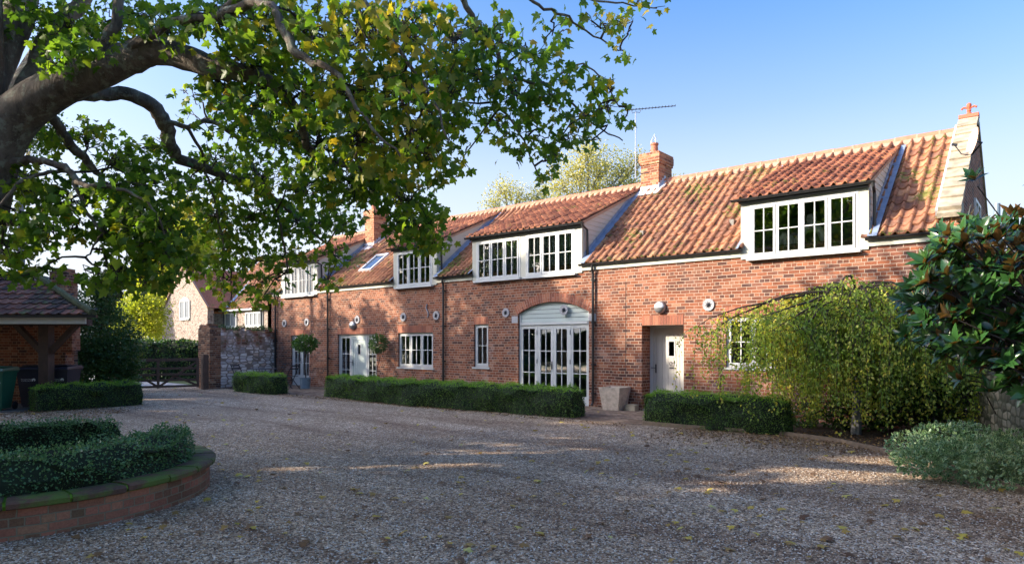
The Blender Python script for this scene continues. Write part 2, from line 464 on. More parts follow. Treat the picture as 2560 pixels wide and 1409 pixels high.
def mat_stones():
    m, nt, b = newmat('flint_gravel')
    c = ramp(nt, island(nt), [(0, (.08, .05, .035)), (.2, (.22, .14, .09)), (.4, (.40, .28, .18)), (.6, (.50, .42, .33)), (.85, (.62, .57, .50)), (1, (.85, .82, .76))])
    L(nt, c, b.inputs['Base Color']); b.inputs['Roughness'].default_value = .6
    return m


M['stones'] = mat_stones()
M['gwall'] = mat_flint('garden_wall_stone', 4.2, pal=[(0, (.05, .05, .03)), (.4, (.12, .115, .08)), (.8, (.19, .18, .13)), (1, (.25, .22, .16))], mortar=(.05, .055, .03))


# ------------------------------------------------------------ objects
def props(o, label, cat, group=None, kind=None):
    if label: o['label'] = label
    if cat: o['category'] = cat
    if group: o['group'] = group
    if kind: o['kind'] = kind
    return o


def thing(name, label, cat, loc=(0, 0, 0), rotz=0.0, group=None):
    o = bpy.data.objects.new(name, None)
    o.empty_display_size = .2
    sc.collection.objects.link(o)
    o.location = loc; o.rotation_euler = (0, 0, rotz)
    return props(o, label, cat, group)


def root_matrix(o):
    m = Matrix.Identity(4)
    while o is not None:
        m = (Matrix.Translation(o.location) @ o.rotation_euler.to_matrix().to_4x4()) @ m
        o = o.parent
    return m


def link(name, me, mats, parent, smooth=False):
    o = bpy.data.objects.new(name, me)
    sc.collection.objects.link(o)
    for m in (mats if isinstance(mats, (list, tuple)) else [mats]): me.materials.append(m)
    if parent is not None: o.parent = parent
    if smooth:
        me.polygons.foreach_set('use_smooth', [True] * len(me.polygons))
    return o


class MB:
    def __init__(s): s.v = []; s.f = []; s.m = []; s.uv = None
    def face(s, pts, mi=0):
        b = len(s.v); s.v += [tuple(p) for p in pts]; s.f.append(tuple(range(b, b + len(pts)))); s.m.append(mi)
    def box(s, x0, x1, y0, y1, z0, z1, mi=0):
        b = len(s.v)
        s.v += [(x, y, z) for z in (z0, z1) for y in (y0, y1) for x in (x0, x1)]
        for q in ((0, 2, 3, 1), (4, 5, 7, 6), (0, 1, 5, 4), (2, 6, 7, 3), (0, 4, 6, 2), (1, 3, 7, 5)):
            s.f.append(tuple(b + i for i in q)); s.m.append(mi)
        return s
    def hexa(s, p, mi=0):       # 8 points: bottom 4 ccw, top 4 ccw
        b = len(s.v); s.v += [tuple(q) for q in p]
        for q in ((3, 2, 1, 0), (4, 5, 6, 7), (0, 1, 5, 4), (1, 2, 6, 5), (2, 3, 7, 6), (3, 0, 4, 7)):
            s.f.append(tuple(b + i for i in q)); s.m.append(mi)
        return s
    def obox(s, c, ax, ay, az, mi=0):   # oriented box, half vectors
        c, ax, ay, az = map(Vector, (c, ax, ay, az))
        return s.hexa([c - ax - ay - az, c + ax - ay - az, c + ax + ay - az, c - ax + ay - az,
                       c - ax - ay + az, c + ax - ay + az, c + ax + ay + az, c - ax + ay + az], mi)
    def bar(s, a, b_, w, h, mi=0, up=(0, 0, 1)):
        a, b_ = Vector(a), Vector(b_); d = b_ - a; dn = d.normalized(); u = Vector(up)
        sd_ = dn.cross(u)
        if sd_.length < .01: sd_ = dn.cross(Vector((0, 1, 0)))
        sd_.normalize(); uu = sd_.cross(dn)
        return s.obox((a + b_) / 2, d / 2, sd_ * w / 2, uu * h / 2, mi)
    def tube(s, pts, rad, n=8, mi=0, cap=True):
        pts = [Vector(p) for p in pts]
        if isinstance(rad, (int, float)): rad = [rad] * len(pts)
        prev = None; rings = []
        for i, p in enumerate(pts):
            d = (pts[min(i + 1, len(pts) - 1)] - pts[max(i - 1, 0)])
            if d.length < 1e-6: d = Vector((0, 0, 1))
            d.normalize()
            if prev is None:
                a = d.cross(Vector((0, 0, 1)))
                if a.length < .1: a = d.cross(Vector((1, 0, 0)))
            else:
                a = prev - d * prev.dot(d)
            a.normalize(); prev = a; c = d.cross(a)
            b = len(s.v); rings.append(b)
            for k in range(n):
                t = 2 * math.pi * k / n
                s.v.append(tuple(p + (a * math.cos(t) + c * math.sin(t)) * rad[i]))
        for i in range(len(rings) - 1):
            for k in range(n):
                k2 = (k + 1) % n
                s.f.append((rings[i] + k, rings[i] + k2, rings[i + 1] + k2, rings[i + 1] + k)); s.m.append(mi)
        if cap:
            s.f.append(tuple(rings[0] + k for k in reversed(range(n)))); s.m.append(mi)
            s.f.append(tuple(rings[-1] + k for k in range(n))); s.m.append(mi)
        return s
    def lathe(s, c, prof, n=20, mi=0, axis='z', a0=0, a1=2 * math.pi):
        c = Vector(c); full = abs(a1 - a0 - 2 * math.pi) < 1e-6; m = n if full else n + 1
        b = len(s.v)
        for r, h in prof:
            for k in range(m):
                t = a0 + (a1 - a0) * k / n
                if axis == 'z': q = Vector((r * math.cos(t), r * math.sin(t), h))
                elif axis == 'y': q = Vector((r * math.cos(t), -h, r * math.sin(t)))
                else: q = Vector((h, r * math.cos(t), r * math.sin(t)))
                s.v.append(tuple(c + q))
        for i in range(len(prof) - 1):
            for k in range(n):
                k2 = (k + 1) % m
                s.f.append((b + i * m + k, b + i * m + k2, b + (i + 1) * m + k2, b + (i + 1) * m + k)); s.m.append(mi)
        return s
    def prism(s, poly, axis, a, b_, mi=0):   # poly 2D extruded along axis ('x': poly=(y,z); 'y': (x,z); 'z': (x,y))
        def P(q, t):
            return {'x': (t, q[0], q[1]), 'y': (q[0], t, q[1]), 'z': (q[0], q[1], t)}[axis]
        n = len(poly); b = len(s.v)
        s.v += [P(q, a) for q in poly] + [P(q, b_) for q in poly]
        s.f.append(tuple(b + i for i in range(n))); s.m.append(mi)
        s.f.append(tuple(b + n + i for i in reversed(range(n)))); s.m.append(mi)
        for i in range(n):
            j = (i + 1) % n
            s.f.append((b + i, b + n + i, b + n + j, b + j)); s.m.append(mi)
        return s
    def build(s, name, mats, parent=None, smooth=False, local=False):
        v = s.v
        if parent is not None and not local:
            im = root_matrix(parent).inverted()
            if im != Matrix.Identity(4): v = [tuple(im @ Vector(p)) for p in v]
        me = bpy.data.meshes.new(name)
        me.from_pydata(v, [], s.f)
        if s.uv:
            l = me.uv_layers.new(name='UVMap')
            l.data.foreach_set('uv', [c for q in s.uv for c in q])
        me.polygons.foreach_set('material_index', s.m)
        o = link(name, me, mats, parent, smooth)
        return o


def np_mesh(name, V, faces_idx, nper, mats, parent=None, mi=None, world=True, smooth=False):
    """V (n,3); faces_idx flat loops; nper verts per face (int or array)"""
    V = np.asarray(V, dtype=np.float32)
    if parent is not None and world:
        im = np.array(root_matrix(parent).inverted())
        V = V @ im[:3, :3].T.astype(np.float32) + im[:3, 3].astype(np.float32)
    me = bpy.data.meshes.new(name)
    me.vertices.add(len(V)); me.vertices.foreach_set('co', V.astype(np.float32).ravel())
    idx = np.asarray(faces_idx, dtype=np.int32).ravel()
    if isinstance(nper, int): cnt = np.full(len(idx) // nper, nper, dtype=np.int32)
    else: cnt = np.asarray(nper, dtype=np.int32)
    st = np.concatenate([[0], np.cumsum(cnt)[:-1]]).astype(np.int32)
    me.loops.add(len(idx)); me.loops.foreach_set('vertex_index', idx)
    me.polygons.add(len(cnt)); me.polygons.foreach_set('loop_start', st)
    if mi is not None: me.polygons.foreach_set('material_index', np.asarray(mi, dtype=np.int32))
    me.update(calc_edges=True); me.validate()
    return link(name, me, mats, parent, smooth)


def rot_mats(n, pitch=(0, math.pi), full=True, up=None):
    """random rotation matrices"""
    q = rng.normal(size=(n, 4)); q /= np.linalg.norm(q, axis=1)[:, None]
    w, x, y, z = q.T
    return np.stack([np.stack([1 - 2 * (y * y + z * z), 2 * (x * y - z * w), 2 * (x * z + y * w)], 1),
                     np.stack([2 * (x * y + z * w), 1 - 2 * (x * x + z * z), 2 * (y * z - x * w)], 1),
                     np.stack([2 * (x * z - y * w), 2 * (y * z + x * w), 1 - 2 * (x * x + y * y)], 1)], 1)


def frame_mats(ydir, nrm):
    """matrices whose local y axis = ydir, local z ~ nrm"""
    y = ydir / np.linalg.norm(ydir, axis=1)[:, None]
    x = np.cross(y, nrm); x /= (np.linalg.norm(x, axis=1)[:, None] + 1e-9)
    z = np.cross(x, y)
    return np.stack([x, y, z], 2)


def scatter(name, tv, tf, pos, rm, scl, mats, parent=None, tmi=None):
    tv = np.asarray(tv, float); n = len(pos); k = len(tv)
    V = np.einsum('nij,kj->nki', rm, tv) * np.asarray(scl).reshape(-1, 1, 1) + np.asarray(pos)[:, None, :]
    V = V.reshape(-1, 3)
    loops = np.concatenate([np.array(f) for f in tf]); cnt = np.array([len(f) for f in tf])
    idx = (loops[None, :] + (np.arange(n) * k)[:, None]).ravel()
    mi = None if tmi is None else np.tile(np.array(tmi), n)
    return np_mesh(name, V, idx, np.tile(cnt, n), mats, parent, mi)


# leaf templates (stalk at origin, blade along +y)
half = [(.15, -.10), (.40, -.07), (.38, .08), (.29, .16), (.48, .24), (.61, .45), (.44, .50), (.26, .47), (.25, .64), (.12, .86)]
MAPLE_V = [(0, .34, .03)] + [(0, 0, 0)] + [(x, y, -.14 * x * x * 3 - .03) for x, y in half] + [(0, 1.02, -.06)] + [(-x, y, -.14 * x * x * 3 - .03) for x, y in reversed(half)]
nM = len(MAPLE_V)
MAPLE_F = [(0, i, i + 1) for i in range(1, nM - 1)] + [(0, nM - 1, 1)]
SIMPLE_V = [(0, 0, 0), (.42, .15, -.05), (.5, .5, -.08), (0, 1, 0), (-.5, .5, -.08), (-.42, .15, -.05), (0, .4, .04)]
SIMPLE_F = [(6, 0, 1), (6, 1, 2), (6, 2, 3), (6, 3, 4), (6, 4, 5), (6, 5, 0)]
QUAD_V = [(0, 0, 0), (.32, .5, -.05), (0, 1, 0), (-.32, .5, .05)]
QUAD_F = [(0, 1, 2, 3)]
OVAL_V = [(0, 0, 0), (.3, .25, .04), (.3, .65, .04), (0, 1, -.02), (-.3, .65, .04), (-.3, .25, .04), (0, .5, -.03)]
OVAL_F = [(6, 0, 1), (6, 1, 2), (6, 2, 3), (6, 3, 4), (6, 4, 5), (6, 5, 0)]


def hang_mats(n, spread=.9, down=1.0):
    yd = np.stack([rng.normal(0, spread, n), rng.normal(0, spread, n), -down * np.abs(rng.normal(.8, .35, n))], 1)
    a = rng.uniform(0, 2 * np.pi, n)
    nr = np.stack([np.cos(a), np.sin(a), rng.uniform(.1, 1.2, n)], 1)
    return frame_mats(yd, nr)


# ============================================================ SETTING: ground
def sheet(name, pts, z, mat, kind='structure', uv=False):
    mb = MB(); mb.face([(x, y, z) for x, y in pts])
    if uv: mb.uv = [(x, y) for x, y in pts]
    o = mb.build(name, mat); o['kind'] = kind
    return o


sheet('ground', [(-900, -900), (900, -900), (900, 900), (-900, 900)], -.012, M['grass'])
sheet('driveway', [(-24.8, -40), (14, -40), (14, .2), (-24.8, .2)], 0, M['gravel'])
sheet('path', [(-23.0, -2.75), (-5.1, -2.72), (-5.1, .0), (-23.0, .0)], .006, M['paving'], uv=True)
sheet('road', [(-60, -9), (-24.8, -7.5), (-24.8, -2.6), (-60, -1)], -.004, M['asphalt'])
soil_pts = [(-5.1, .1), (-5.1, -2.6), (-4.26, -2.64), (-3.05, -2.52), (-2.32, -2.46), (-1.4, -2.75), (-.6, -3.45), (.0, -4.2), (.6, -4.88), (1.12, -5.39), (2.2, -6.6), (9, -6.6), (9, .1)]
sheet('soil', soil_pts, .008, M['soil'])

# ============================================================ HOUSE
house = thing('brick_house', 'long red brick house with pantile roof, four dormers and black downpipes', 'house')
WALLT = 3.57
OPEN = [(-22.25, -20.97, 0, 1.97), (-19.13, -16.88, 0, 1.98), (-15.73, -14.03, .86, 2.0), (-12.24, -11.65, .94, 2.22),
        (-10.51, -8.11, 0, 2.80), (-6.55, -5.44, 0, 2.09), (-4.42, -3.2, 1.11, 2.25), (-2.3, -1.2, 1.15, 2.2)]
XL = -24.0
DEPTH = 6.6
TW = .32


def front_wall():
    mb = MB()
    xs = sorted({XL, 0.0} | {v for o in OPEN for v in o[:2]})
    zs = sorted({-.1, WALLT + .2} | {v for o in OPEN for v in o[2:]})
    def isopen(xa, xb, za, zb):
        xm, zm = (xa + xb) / 2, (za + zb) / 2
        return any(o[0] < xm < o[1] and o[2] < zm < o[3] for o in OPEN)
    for i in range(len(xs) - 1):
        for j in range(len(zs) - 1):
            xa, xb, za, zb = xs[i], xs[i + 1], zs[j], zs[j + 1]
            if zb <= 0.001: pass
            if isopen(xa, xb, za, zb): continue
            mb.face([(xa, 0, za), (xb, 0, za), (xb, 0, zb), (xa, 0, zb)])
            mb.face([(xb, TW, za), (xa, TW, za), (xa, TW, zb), (xb, TW, zb)])
    for (xa, xb, za, zb) in OPEN:
        d = TW if xa != -6.55 else .55
        if xa != -10.51:
            mb.face([(xa, 0, zb), (xb, 0, zb), (xb, d, zb), (xa, d, zb)])
        mb.face([(xa, 0, za), (xa, 0, zb if xa != -10.51 else 2.49), (xa, d, zb if xa != -10.51 else 2.49), (xa, d, za)])
        mb.face([(xb, 0, za), (xb, d, za), (xb, d, zb if xa != -10.51 else 2.49), (xb, 0, zb if xa != -10.51 else 2.49)])
        mb.face([(xa, 0, za), (xa, d, za), (xb, d, za), (xb, 0, za)])
    # spandrels of the segmental arch
    xa, xb, zs_, zc = -10.51, -8.11, 2.49, 2.80
    w = (xb - xa) / 2; rise = zc - zs_ - .01; Rr = (w * w + rise * rise) / (2 * rise); xc = (xa + xb) / 2; zz = zs_ + rise - Rr
    n = 24; arc = []
    for i in range(n + 1):
        x = xa + (xb - xa) * i / n
        arc.append((x, zz + math.sqrt(Rr * Rr - (x - xc) ** 2)))
    for i in range(n):
        (x1, z1), (x2, z2) = arc[i], arc[i + 1]
        mb.face([(x1, 0, z1), (x2, 0, z2), (x2, 0, 2.80), (x1, 0, 2.80)])
        mb.face([(x1, 0, z1), (x1, TW, z1), (x2, TW, z2), (x2, 0, z2)])
        mb.face([(x2, TW, z2), (x1, TW, z1), (x1, TW, 2.80), (x2, TW, 2.80)])
    # back and left end
    mb.box(XL, -.3, DEPTH - .3, DEPTH, -.1, 3.7)
    mb.prism([(.0, -.1), (DEPTH - .3, -.1), (DEPTH - .3, 3.7), (3.3, 6.2), (.0, 3.7)], 'x', XL + .001, XL + .3)
    return mb, arc, (xc, zz, Rr)


mb, ARC, (axc, azc, aR) = front_wall()
wall_o = mb.build('wall', M['brick'], house)
# gable wall at the right end, with parapet
mb = MB()
GW = [(.002, -.1), (DEPTH, -.1), (DEPTH, 3.95), (3.3, 6.52), (.002, 4.0)]
mb.prism(GW, 'x', -.30, 0)
gable = mb.build('gable_wall', M['brick'], house)
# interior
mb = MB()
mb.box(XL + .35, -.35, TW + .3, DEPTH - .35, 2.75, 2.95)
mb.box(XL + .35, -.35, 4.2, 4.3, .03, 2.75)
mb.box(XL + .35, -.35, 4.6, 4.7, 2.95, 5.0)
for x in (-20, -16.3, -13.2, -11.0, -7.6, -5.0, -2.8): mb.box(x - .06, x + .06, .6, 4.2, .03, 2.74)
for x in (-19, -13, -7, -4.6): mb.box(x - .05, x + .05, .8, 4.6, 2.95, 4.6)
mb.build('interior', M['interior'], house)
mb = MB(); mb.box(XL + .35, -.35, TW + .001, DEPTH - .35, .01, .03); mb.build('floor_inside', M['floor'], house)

# lintels of soldier bricks
def lintel(x0, x1, z0, h=.225, ext=.0):
    mb = MB(); n = max(3, round((x1 - x0 + 2 * ext) / .076)); w = (x1 - x0 + 2 * ext) / n
    mb.box(x0 - ext + .004, x1 + ext - .004, -.004, .05, z0 + .001, z0 + h - .004, 1)
    for i in range(n):
        a = x0 - ext + i * w
        mb.box(a + .005, a + w - .005, -.010 - rnd.random() * .004, .04, z0 + .005 + rnd.random() * .004, z0 + h)
    mb.build('lintel', [M['soldier'], M['mortar']], house)


lintel(-22.25, -20.97, 1.972); lintel(-19.13, -16.88, 1.982, .22); lintel(-15.73, -14.03, 2.002, .23); lintel(-12.24, -11.65, 2.222, .22)
lintel(-6.55, -5.44, 2.092, .24); lintel(-4.42, -3.2, 2.252, .22); lintel(-2.3, -1.2, 2.202, .22)
# arch ring
mb = MB()
ang = math.asin(1.2 / aR) * 1.035; nv = 34
for i in range(nv):
    t0 = -ang + 2 * ang * i / nv + .0022; t1 = -ang + 2 * ang * (i + 1) / nv - .0022
    for (r0, r1) in (((aR + .004, aR + .118), (aR + .126, aR + .24)) if i % 2 else ((aR + .004, aR + .24),)):
        P = [(axc + r * math.sin(t), azc + r * math.cos(t)) for r, t in ((r0, t0), (r0, t1), (r1, t1), (r1, t0))]
        yy = -.008 - rnd.random() * .004
        mb.hexa([(P[0][0], yy, P[0][1]), (P[1][0], yy, P[1][1]), (P[1][0], .1, P[1][1]), (P[0][0], .1, P[0][1]),
                 (P[3][0], yy, P[3][1]), (P[2][0], yy, P[2][1]), (P[2][0], .1, P[2][1]), (P[3][0], .1, P[3][1])])
o = mb.build('arch', [M['soldier'], M['mortar']], house)
mb = MB()
for i in range(24):
    t0 = -ang + 2 * ang * i / 24; t1 = -ang + 2 * ang * (i + 1) / 24
    P = [(axc + r * math.sin(t), azc + r * math.cos(t)) for r, t in ((aR + .004, t0), (aR + .004, t1), (aR + .236, t1), (aR + .236, t0))]
    mb.face([(P[0][0], -.003, P[0][1]), (P[1][0], -.003, P[1][1]), (P[2][0], -.003, P[2][1]), (P[3][0], -.003, P[3][1])])
mb.build('arch_mortar', M['mortar'], house)
# stone spring blocks beside the arch
for xs_ in (-10.63, -7.99):
    mb = MB(); mb.box(xs_ - .11, xs_ + .11, -.012, .1, 2.24, 2.43); mb.build('pad_stone', M['plate'], house)


# --- joinery
def panel(fr, gl, x0, x1, z0, z1, y, st, tr, br, cols, rows, bar=.022, dep=.045):
    fr.box(x0, x0 + st, y, y + dep, z0, z1); fr.box(x1 - st, x1, y, y + dep, z0, z1)
    fr.box(x0 + st, x1 - st, y, y + dep, z1 - tr, z1); fr.box(x0 + st, x1 - st, y, y + dep, z0, z0 + br)
    ga, gb, gc, gd = x0 + st, x1 - st, z0 + br, z1 - tr
    for i in range(1, cols):
        x = ga + (gb - ga) * i / cols; fr.box(x - bar / 2, x + bar / 2, y + .006, y + dep - .006, gc, gd)
    for j in range(1, rows):
        z = gc + (gd - gc) * j / rows; fr.box(ga, gb, y + .008, y + dep - .008, z - bar / 2, z + bar / 2)
    gl.face([(ga - .004, y + dep * .55, gc - .004), (gb + .004, y + dep * .55, gc - .004), (gb + .004, y + dep * .55, gd + .004), (ga - .004, y + dep * .55, gd + .004)])


def casements(parent, x0, x1, z0, z1, y, n, cols=2, rows=2, fw=.045, sill=True, slats=False, name='window'):
    fr, gl = MB(), MB()
    fr.box(x0, x0 + fw, y, y + .09, z0, z1); fr.box(x1 - fw, x1, y, y + .09, z0, z1)
    fr.box(x0 + fw, x1 - fw, y, y + .09, z1 - fw, z1); fr.box(x0 + fw, x1 - fw, y, y + .09, z0, z0 + fw)
    a, b = x0 + fw, x1 - fw; w = (b - a) / n
    for i in range(n):
        if i: fr.box(a + w * i - .012, a + w * i + .012, y + .003, y + .085, z0 + fw, z1 - fw)
        panel(fr, gl, a + w * i + .013, a + w * (i + 1) - .013, z0 + fw + .003, z1 - fw - .003, y - .012, .046, .05, .06, cols, rows)
    if sill: fr.box(x0 - .05, x1 + .05, y - .09, y + .06, z0 - .05, z0 - .003)
    if parent.parent is None:
        w_ = thing_part = MB(); r = fr.build(name, M['white'], parent); gl.build('pane', M['glass'], r)
        if slats: shutters(x0, x1, z0, z1, y + .14, n).build('shutter', M['shutter'], r)
    else:
        k = len(fr.v); fr.v += gl.v
        for f in gl.f: fr.f.append(tuple(i + k for i in f)); fr.m.append(1)
        if slats:
            sh = shutters(x0, x1, z0, z1, y + .14, n); k = len(fr.v); fr.v += sh.v
            for f in sh.f: fr.f.append(tuple(i + k for i in f)); fr.m.append(2)
        r = fr.build(name, [M['white'], M['glass'], M['shutter']], parent)
    return r


def shutters(x0, x1, z0, z1, y, n):
    mb = MB(); w = (x1 - x0) / n
    for i in range(n):
        for h in (0, 1):
            a, b = x0 + w * (i + h / 2) + .03, x0 + w * (i + (h + 1) / 2) - .03
            mb.box(a - .02, a + .01, y - .01, y + .02, z0, z1)
            z = z0 + .06
            while z < z1 - .05:
                mb.obox(((a + b) / 2, y, z), ((b - a) / 2, 0, 0), (0, .028, .022), (0, -.003, .004)); z += .062
    return mb


casements(house, -15.73, -14.03, .86, 2.0, .06, 3)
casements(house, -12.24, -11.65, .94, 2.22, .06, 1, slats=True)
casements(house, -4.42, -3.2, 1.11, 2.25, .06, 2)
casements(house, -2.3, -1.2, 1.15, 2.2, .06, 2)


def handle(parent, x, z, y):
    mb = MB(); mb.box(x - .018, x + .018, y - .008, y, z - .11, z + .11)
    mb.tube([(x, y - .008, z + .02), (x, y - .05, z + .02), (x - .11, y - .05, z + .02)], .009, 6)
    mb.build('handle', M['iron'], parent)


# french door at the far left
fr, gl = MB(), MB(); y = .07
fr.box(-22.25, -22.19, y, y + .1, 0.02, 1.97); fr.box(-21.03, -20.97, y, y + .1, .02, 1.97); fr.box(-22.19, -21.03, y, y + .1, 1.91, 1.97)
fr.box(-22.25, -20.97, y - .05, y + .12, .0, .02)
panel(fr, gl, -22.19, -21.615, .025, 1.905, y + .01, .085, .09, .38, 2, 3)
panel(fr, gl, -21.605, -21.03, .025, 1.905, y + .01, .085, .09, .38, 2, 3)
r = fr.build('french_door', M['white'], house); gl.build('pane', M['glass'], r); handle(r, -21.65, .98, y + .01)

# front door set with sidelights
fr, gl = MB(), MB()
for a, b in ((-19.13, -19.06), (-18.45, -18.37), (-17.55, -17.47), (-16.95, -16.88)): fr.box(a, b, y, y + .1, .02, 1.98)
for a, b in ((-19.06, -18.45), (-18.37, -17.55), (-17.47, -16.95)): fr.box(a, b, y, y + .1, 1.91, 1.98)
fr.box(-19.13, -16.88, y - .06, y + .12, 0, .02)
r = fr.build('door_frame', M['white'], house)
for a, b in ((-19.06, -18.45), (-17.47, -16.95)):
    fr, gl = MB(), MB(); panel(fr, gl, a, b, .02, 1.91, y + .015, .06, .06, .09, 2, 3)
    r = fr.build('sidelight', M['white'], house); gl.build('pane', M['glass'], r)


def plank_door(x0, x1, z0, z1, y, mat, wx, n=6, label=None, knocker=False):
    mb = MB(); w = (x1 - x0 - .16) / n
    wz0, wz1 = z0 + (z1 - z0) * .66, z0 + (z1 - z0) * .84; wx0, wx1 = wx - .075, wx + .075
    mb.box(x0, x0 + .08, y, y + .05, z0, z1); mb.box(x1 - .08, x1, y, y + .05, z0, z1)
    mb.box(x0 + .08, x1 - .08, y, y + .05, z1 - .12, z1); mb.box(x0 + .08, x1 - .08, y, y + .05, z0, z0 + .12)
    for i in range(n):
        a, b = x0 + .08 + i * w, x0 + .08 + (i + 1) * w
        if b > wx0 and a < wx1:
            mb.box(a + .004, b - .004, y + .012, y + .042, z0 + .12, wz0 - .03); mb.box(a + .004, b - .004, y + .012, y + .042, wz1 + .03, z1 - .12)
            if a < wx0: mb.box(a + .004, wx0 - .03, y + .012, y + .042, wz0 - .03, wz1 + .03)
            if b > wx1: mb.box(wx1 + .03, b - .004, y + .012, y + .042, wz0 - .03, wz1 + .03)
        else: mb.box(a + .004, b - .004, y + .012, y + .042, z0 + .12, z1 - .12)
    mb.box(x0 + .08, x1 - .08, y + .03, y + .0405, z0 + .12, wz0 - .03)
    r = mb.build('door', mat, house)
    if label: r['label'] = label
    m2 = MB()
    for a, b, c, d in ((wx0 - .03, wx0, wz0 - .03, wz1 + .03), (wx1, wx1 + .03, wz0 - .03, wz1 + .03), (wx0, wx1, wz0 - .03, wz0), (wx0, wx1, wz1, wz1 + .03)):
        m2.box(a, b, y + .001, y + .046, c, d)
    m2.build('light_frame', M['white'], r)
    m3 = MB(); m3.face([(wx0, y + .03, wz0), (wx1, y + .03, wz0), (wx1, y + .03, wz1), (wx0, y + .03, wz1)]); m3.build('pane', M['glass'], r)
    if knocker:
        m4 = MB(); c = Vector((wx, y - .01, z0 + 1.12))
        m4.tube([c + Vector((.045 * math.cos(t), -.01, .045 * math.sin(t))) for t in np.linspace(0, 2 * math.pi, 14)], .007, 5)
        m4.box(wx - .05, wx + .05, y - .008, y + .01, z0 + 1.0, z0 + 1.035); m4.build('knocker', M['iron'], r)
    return r


d1 = plank_door(-18.37, -17.55, .02, 1.905, .075, M['sage'], -17.96, label='pale sage green plank door with small window')
handle(d1, -18.31, .95, .075)
# recessed grey door
mb = MB(); mb.box(-6.55, -6.47, .42, .52, .0, 2.09); mb.box(-5.52, -5.44, .42, .52, 0, 2.09); mb.box(-6.47, -5.52, .42, .52, 2.02, 2.09)
mb.build('door_frame', M['white'], house)
d2 = plank_door(-6.465, -5.525, .03, 2.015, .45, M['greydoor'], -5.98, n=5, label='stone grey plank door set deep in its recess', knocker=True)
handle(d2, -6.40, 1.02, .45)
mb = MB(); mb.box(-6.545, -5.445, .0, .56, .0, .03); mb.build('doorstep', M['stone'], house)

# arched french doors
fr, gl = MB(), MB(); x0, x1 = -10.51, -8.11; yy = .06
fr.box(x0, x0 + .06, yy, yy + .1, 0.02, 2.5); fr.box(x1 - .06, x1, yy, yy + .1, 0.02, 2.5)
fr.box(x0 + .06, x1 - .06, yy - .03, yy + .1, 2.17, 2.24); fr.box(x0, x1, yy - .05, yy + .1, 0, .02)
xs4 = [x0 + .06, x0 + .66, -9.31, x1 - .66, x1 - .06]
for i in range(4):
    if i in (0, 3): panel(fr, gl, xs4[i] + (0 if i == 0 else .05), xs4[i + 1] - (.05 if i == 0 else 0), .03, 2.165, yy + .012, .06, .1, .2, 2, 3, .024)
    else: panel(fr, gl, xs4[i] + .003, xs4[i + 1] - .003, .03, 2.165, yy + .008, .085, .12, .2, 2, 3, .024)
fr.box(xs4[1] - .048, xs4[1], yy + .002, yy + .09, .02, 2.168); fr.box(xs4[3], xs4[3] + .048, yy + .002, yy + .09, .02, 2.168)
r = fr.build('french_door', M['white'], house); gl.build('pane', M['glass'], r); handle(r, -9.36, 1.05, yy + .006)
for x in (xs4[1] - .024, xs4[3] + .024):
    for z in (.55, 1.15, 1.95):
        mb = MB(); mb.box(x - .008, x + .008, yy - .008, yy + .002, z - .06, z + .06); mb.build('hinge', M['iron'], r)
mb = MB()   # boarded tympanum
zb = 2.24; k = 0
while zb < 2.79:
    zt = min(zb + .118, 2.792)
    def half_at(z):
        if z <= 2.49: return 1.2
        return math.sqrt(max(aR * aR - (z - azc) ** 2, 0)) if (z - azc) < aR else 0
    hb, ht = half_at(zb), half_at(zt)
    pts = [(axc - hb, zb + .007)]; 
    pts.append((axc + hb, zb + .007))
    for q in np.linspace(zb + .007, zt - .007, 6)[1:]: pts.append((axc + half_at(q), q))
    for q in np.linspace(zt - .007, zb + .007, 6)[:-1]: pts.append((axc - half_at(q), q))
    mb.prism(pts, 'y', yy + .02, yy + .05)
    zb = zt; k += 1
mb.face([(x, yy + .045, z) for x, z in [(x0, 2.24), (x1, 2.24)] + [(p[0], p[1]) for p in reversed(ARC)]])
mb.m[-1] = 1
mb.build('tympanum', [M['sage'], M['iron']], house)

# --- pattress plates, vents, tie iron
def pattress(x, z, r=.135):
    mb = MB(); mb.lathe((x, -.0, z), [(0, .028), (r * .82, .028), (r * .9, .034), (r, .03), (r, 0)], 24, axis='y')
    o = mb.build('wall_tie_plate', M['plate'], house)
    m2 = MB(); n = 8
    for i in range(n):
        t = 2 * math.pi * i / n + .2
        d = Vector((math.cos(t), 0, math.sin(t))); s_ = Vector((-math.sin(t), 0, math.cos(t)))
        c = Vector((x, -.03, z)); tip = c + d * r * .72 + Vector((0, .004, 0)); a = c + s_ * r * .17 + d * r * .1; b = c - s_ * r * .17 + d * r * .1; top = c + Vector((0, -.035, 0)) + d * r * .06
        m2.face([a, tip, top]); m2.face([tip, b, top]); m2.face([a, top, c + Vector((0, -.035, 0))]); m2.face([top, b, c + Vector((0, -.035, 0))])
    m2.build('star', M['iron'], o)


for x, z, r in ((-4.82, 2.54, .14), (-8.90, 2.55, .135), (-10.96, 2.54, .13), (-17.94, 2.5, .14), (-15.45, 2.53, .14), (-13.87, 2.54, .14), (-22.7, 2.46, .15), (-21.12, 2.48, .15)):
    if x == -8.90:
        pass
    pattress(x, z, r)
for x, z in ((-15.82, 2.5), (-13.07, 2.32), (-20.75, 2.36)):
    mb = MB(); mb.box(x - .09, x + .09, -.008, .02, z - .07, z + .07)
    for i in range(4): mb.box(x - .08, x + .08, -.016, -.008, z - .055 + i * .032, z - .04 + i * .032, 1)
    mb.build('air_brick', [M['soldier'], M['iron']], house)
mb = MB(); mb.tube([(-14.28 + .05 * math.sin(t * 2 * math.pi), -.02, 2.48 + .44 * t) for t in np.linspace(0, 1, 16)], .018, 6)
mb.build('tie_iron', M['plate'], house)
mb = MB(); mb.tube([(-7.0 + .002 * math.sin(z * 9), -.006, z) for z in np.linspace(.7, 3.2, 20)], .006, 4)
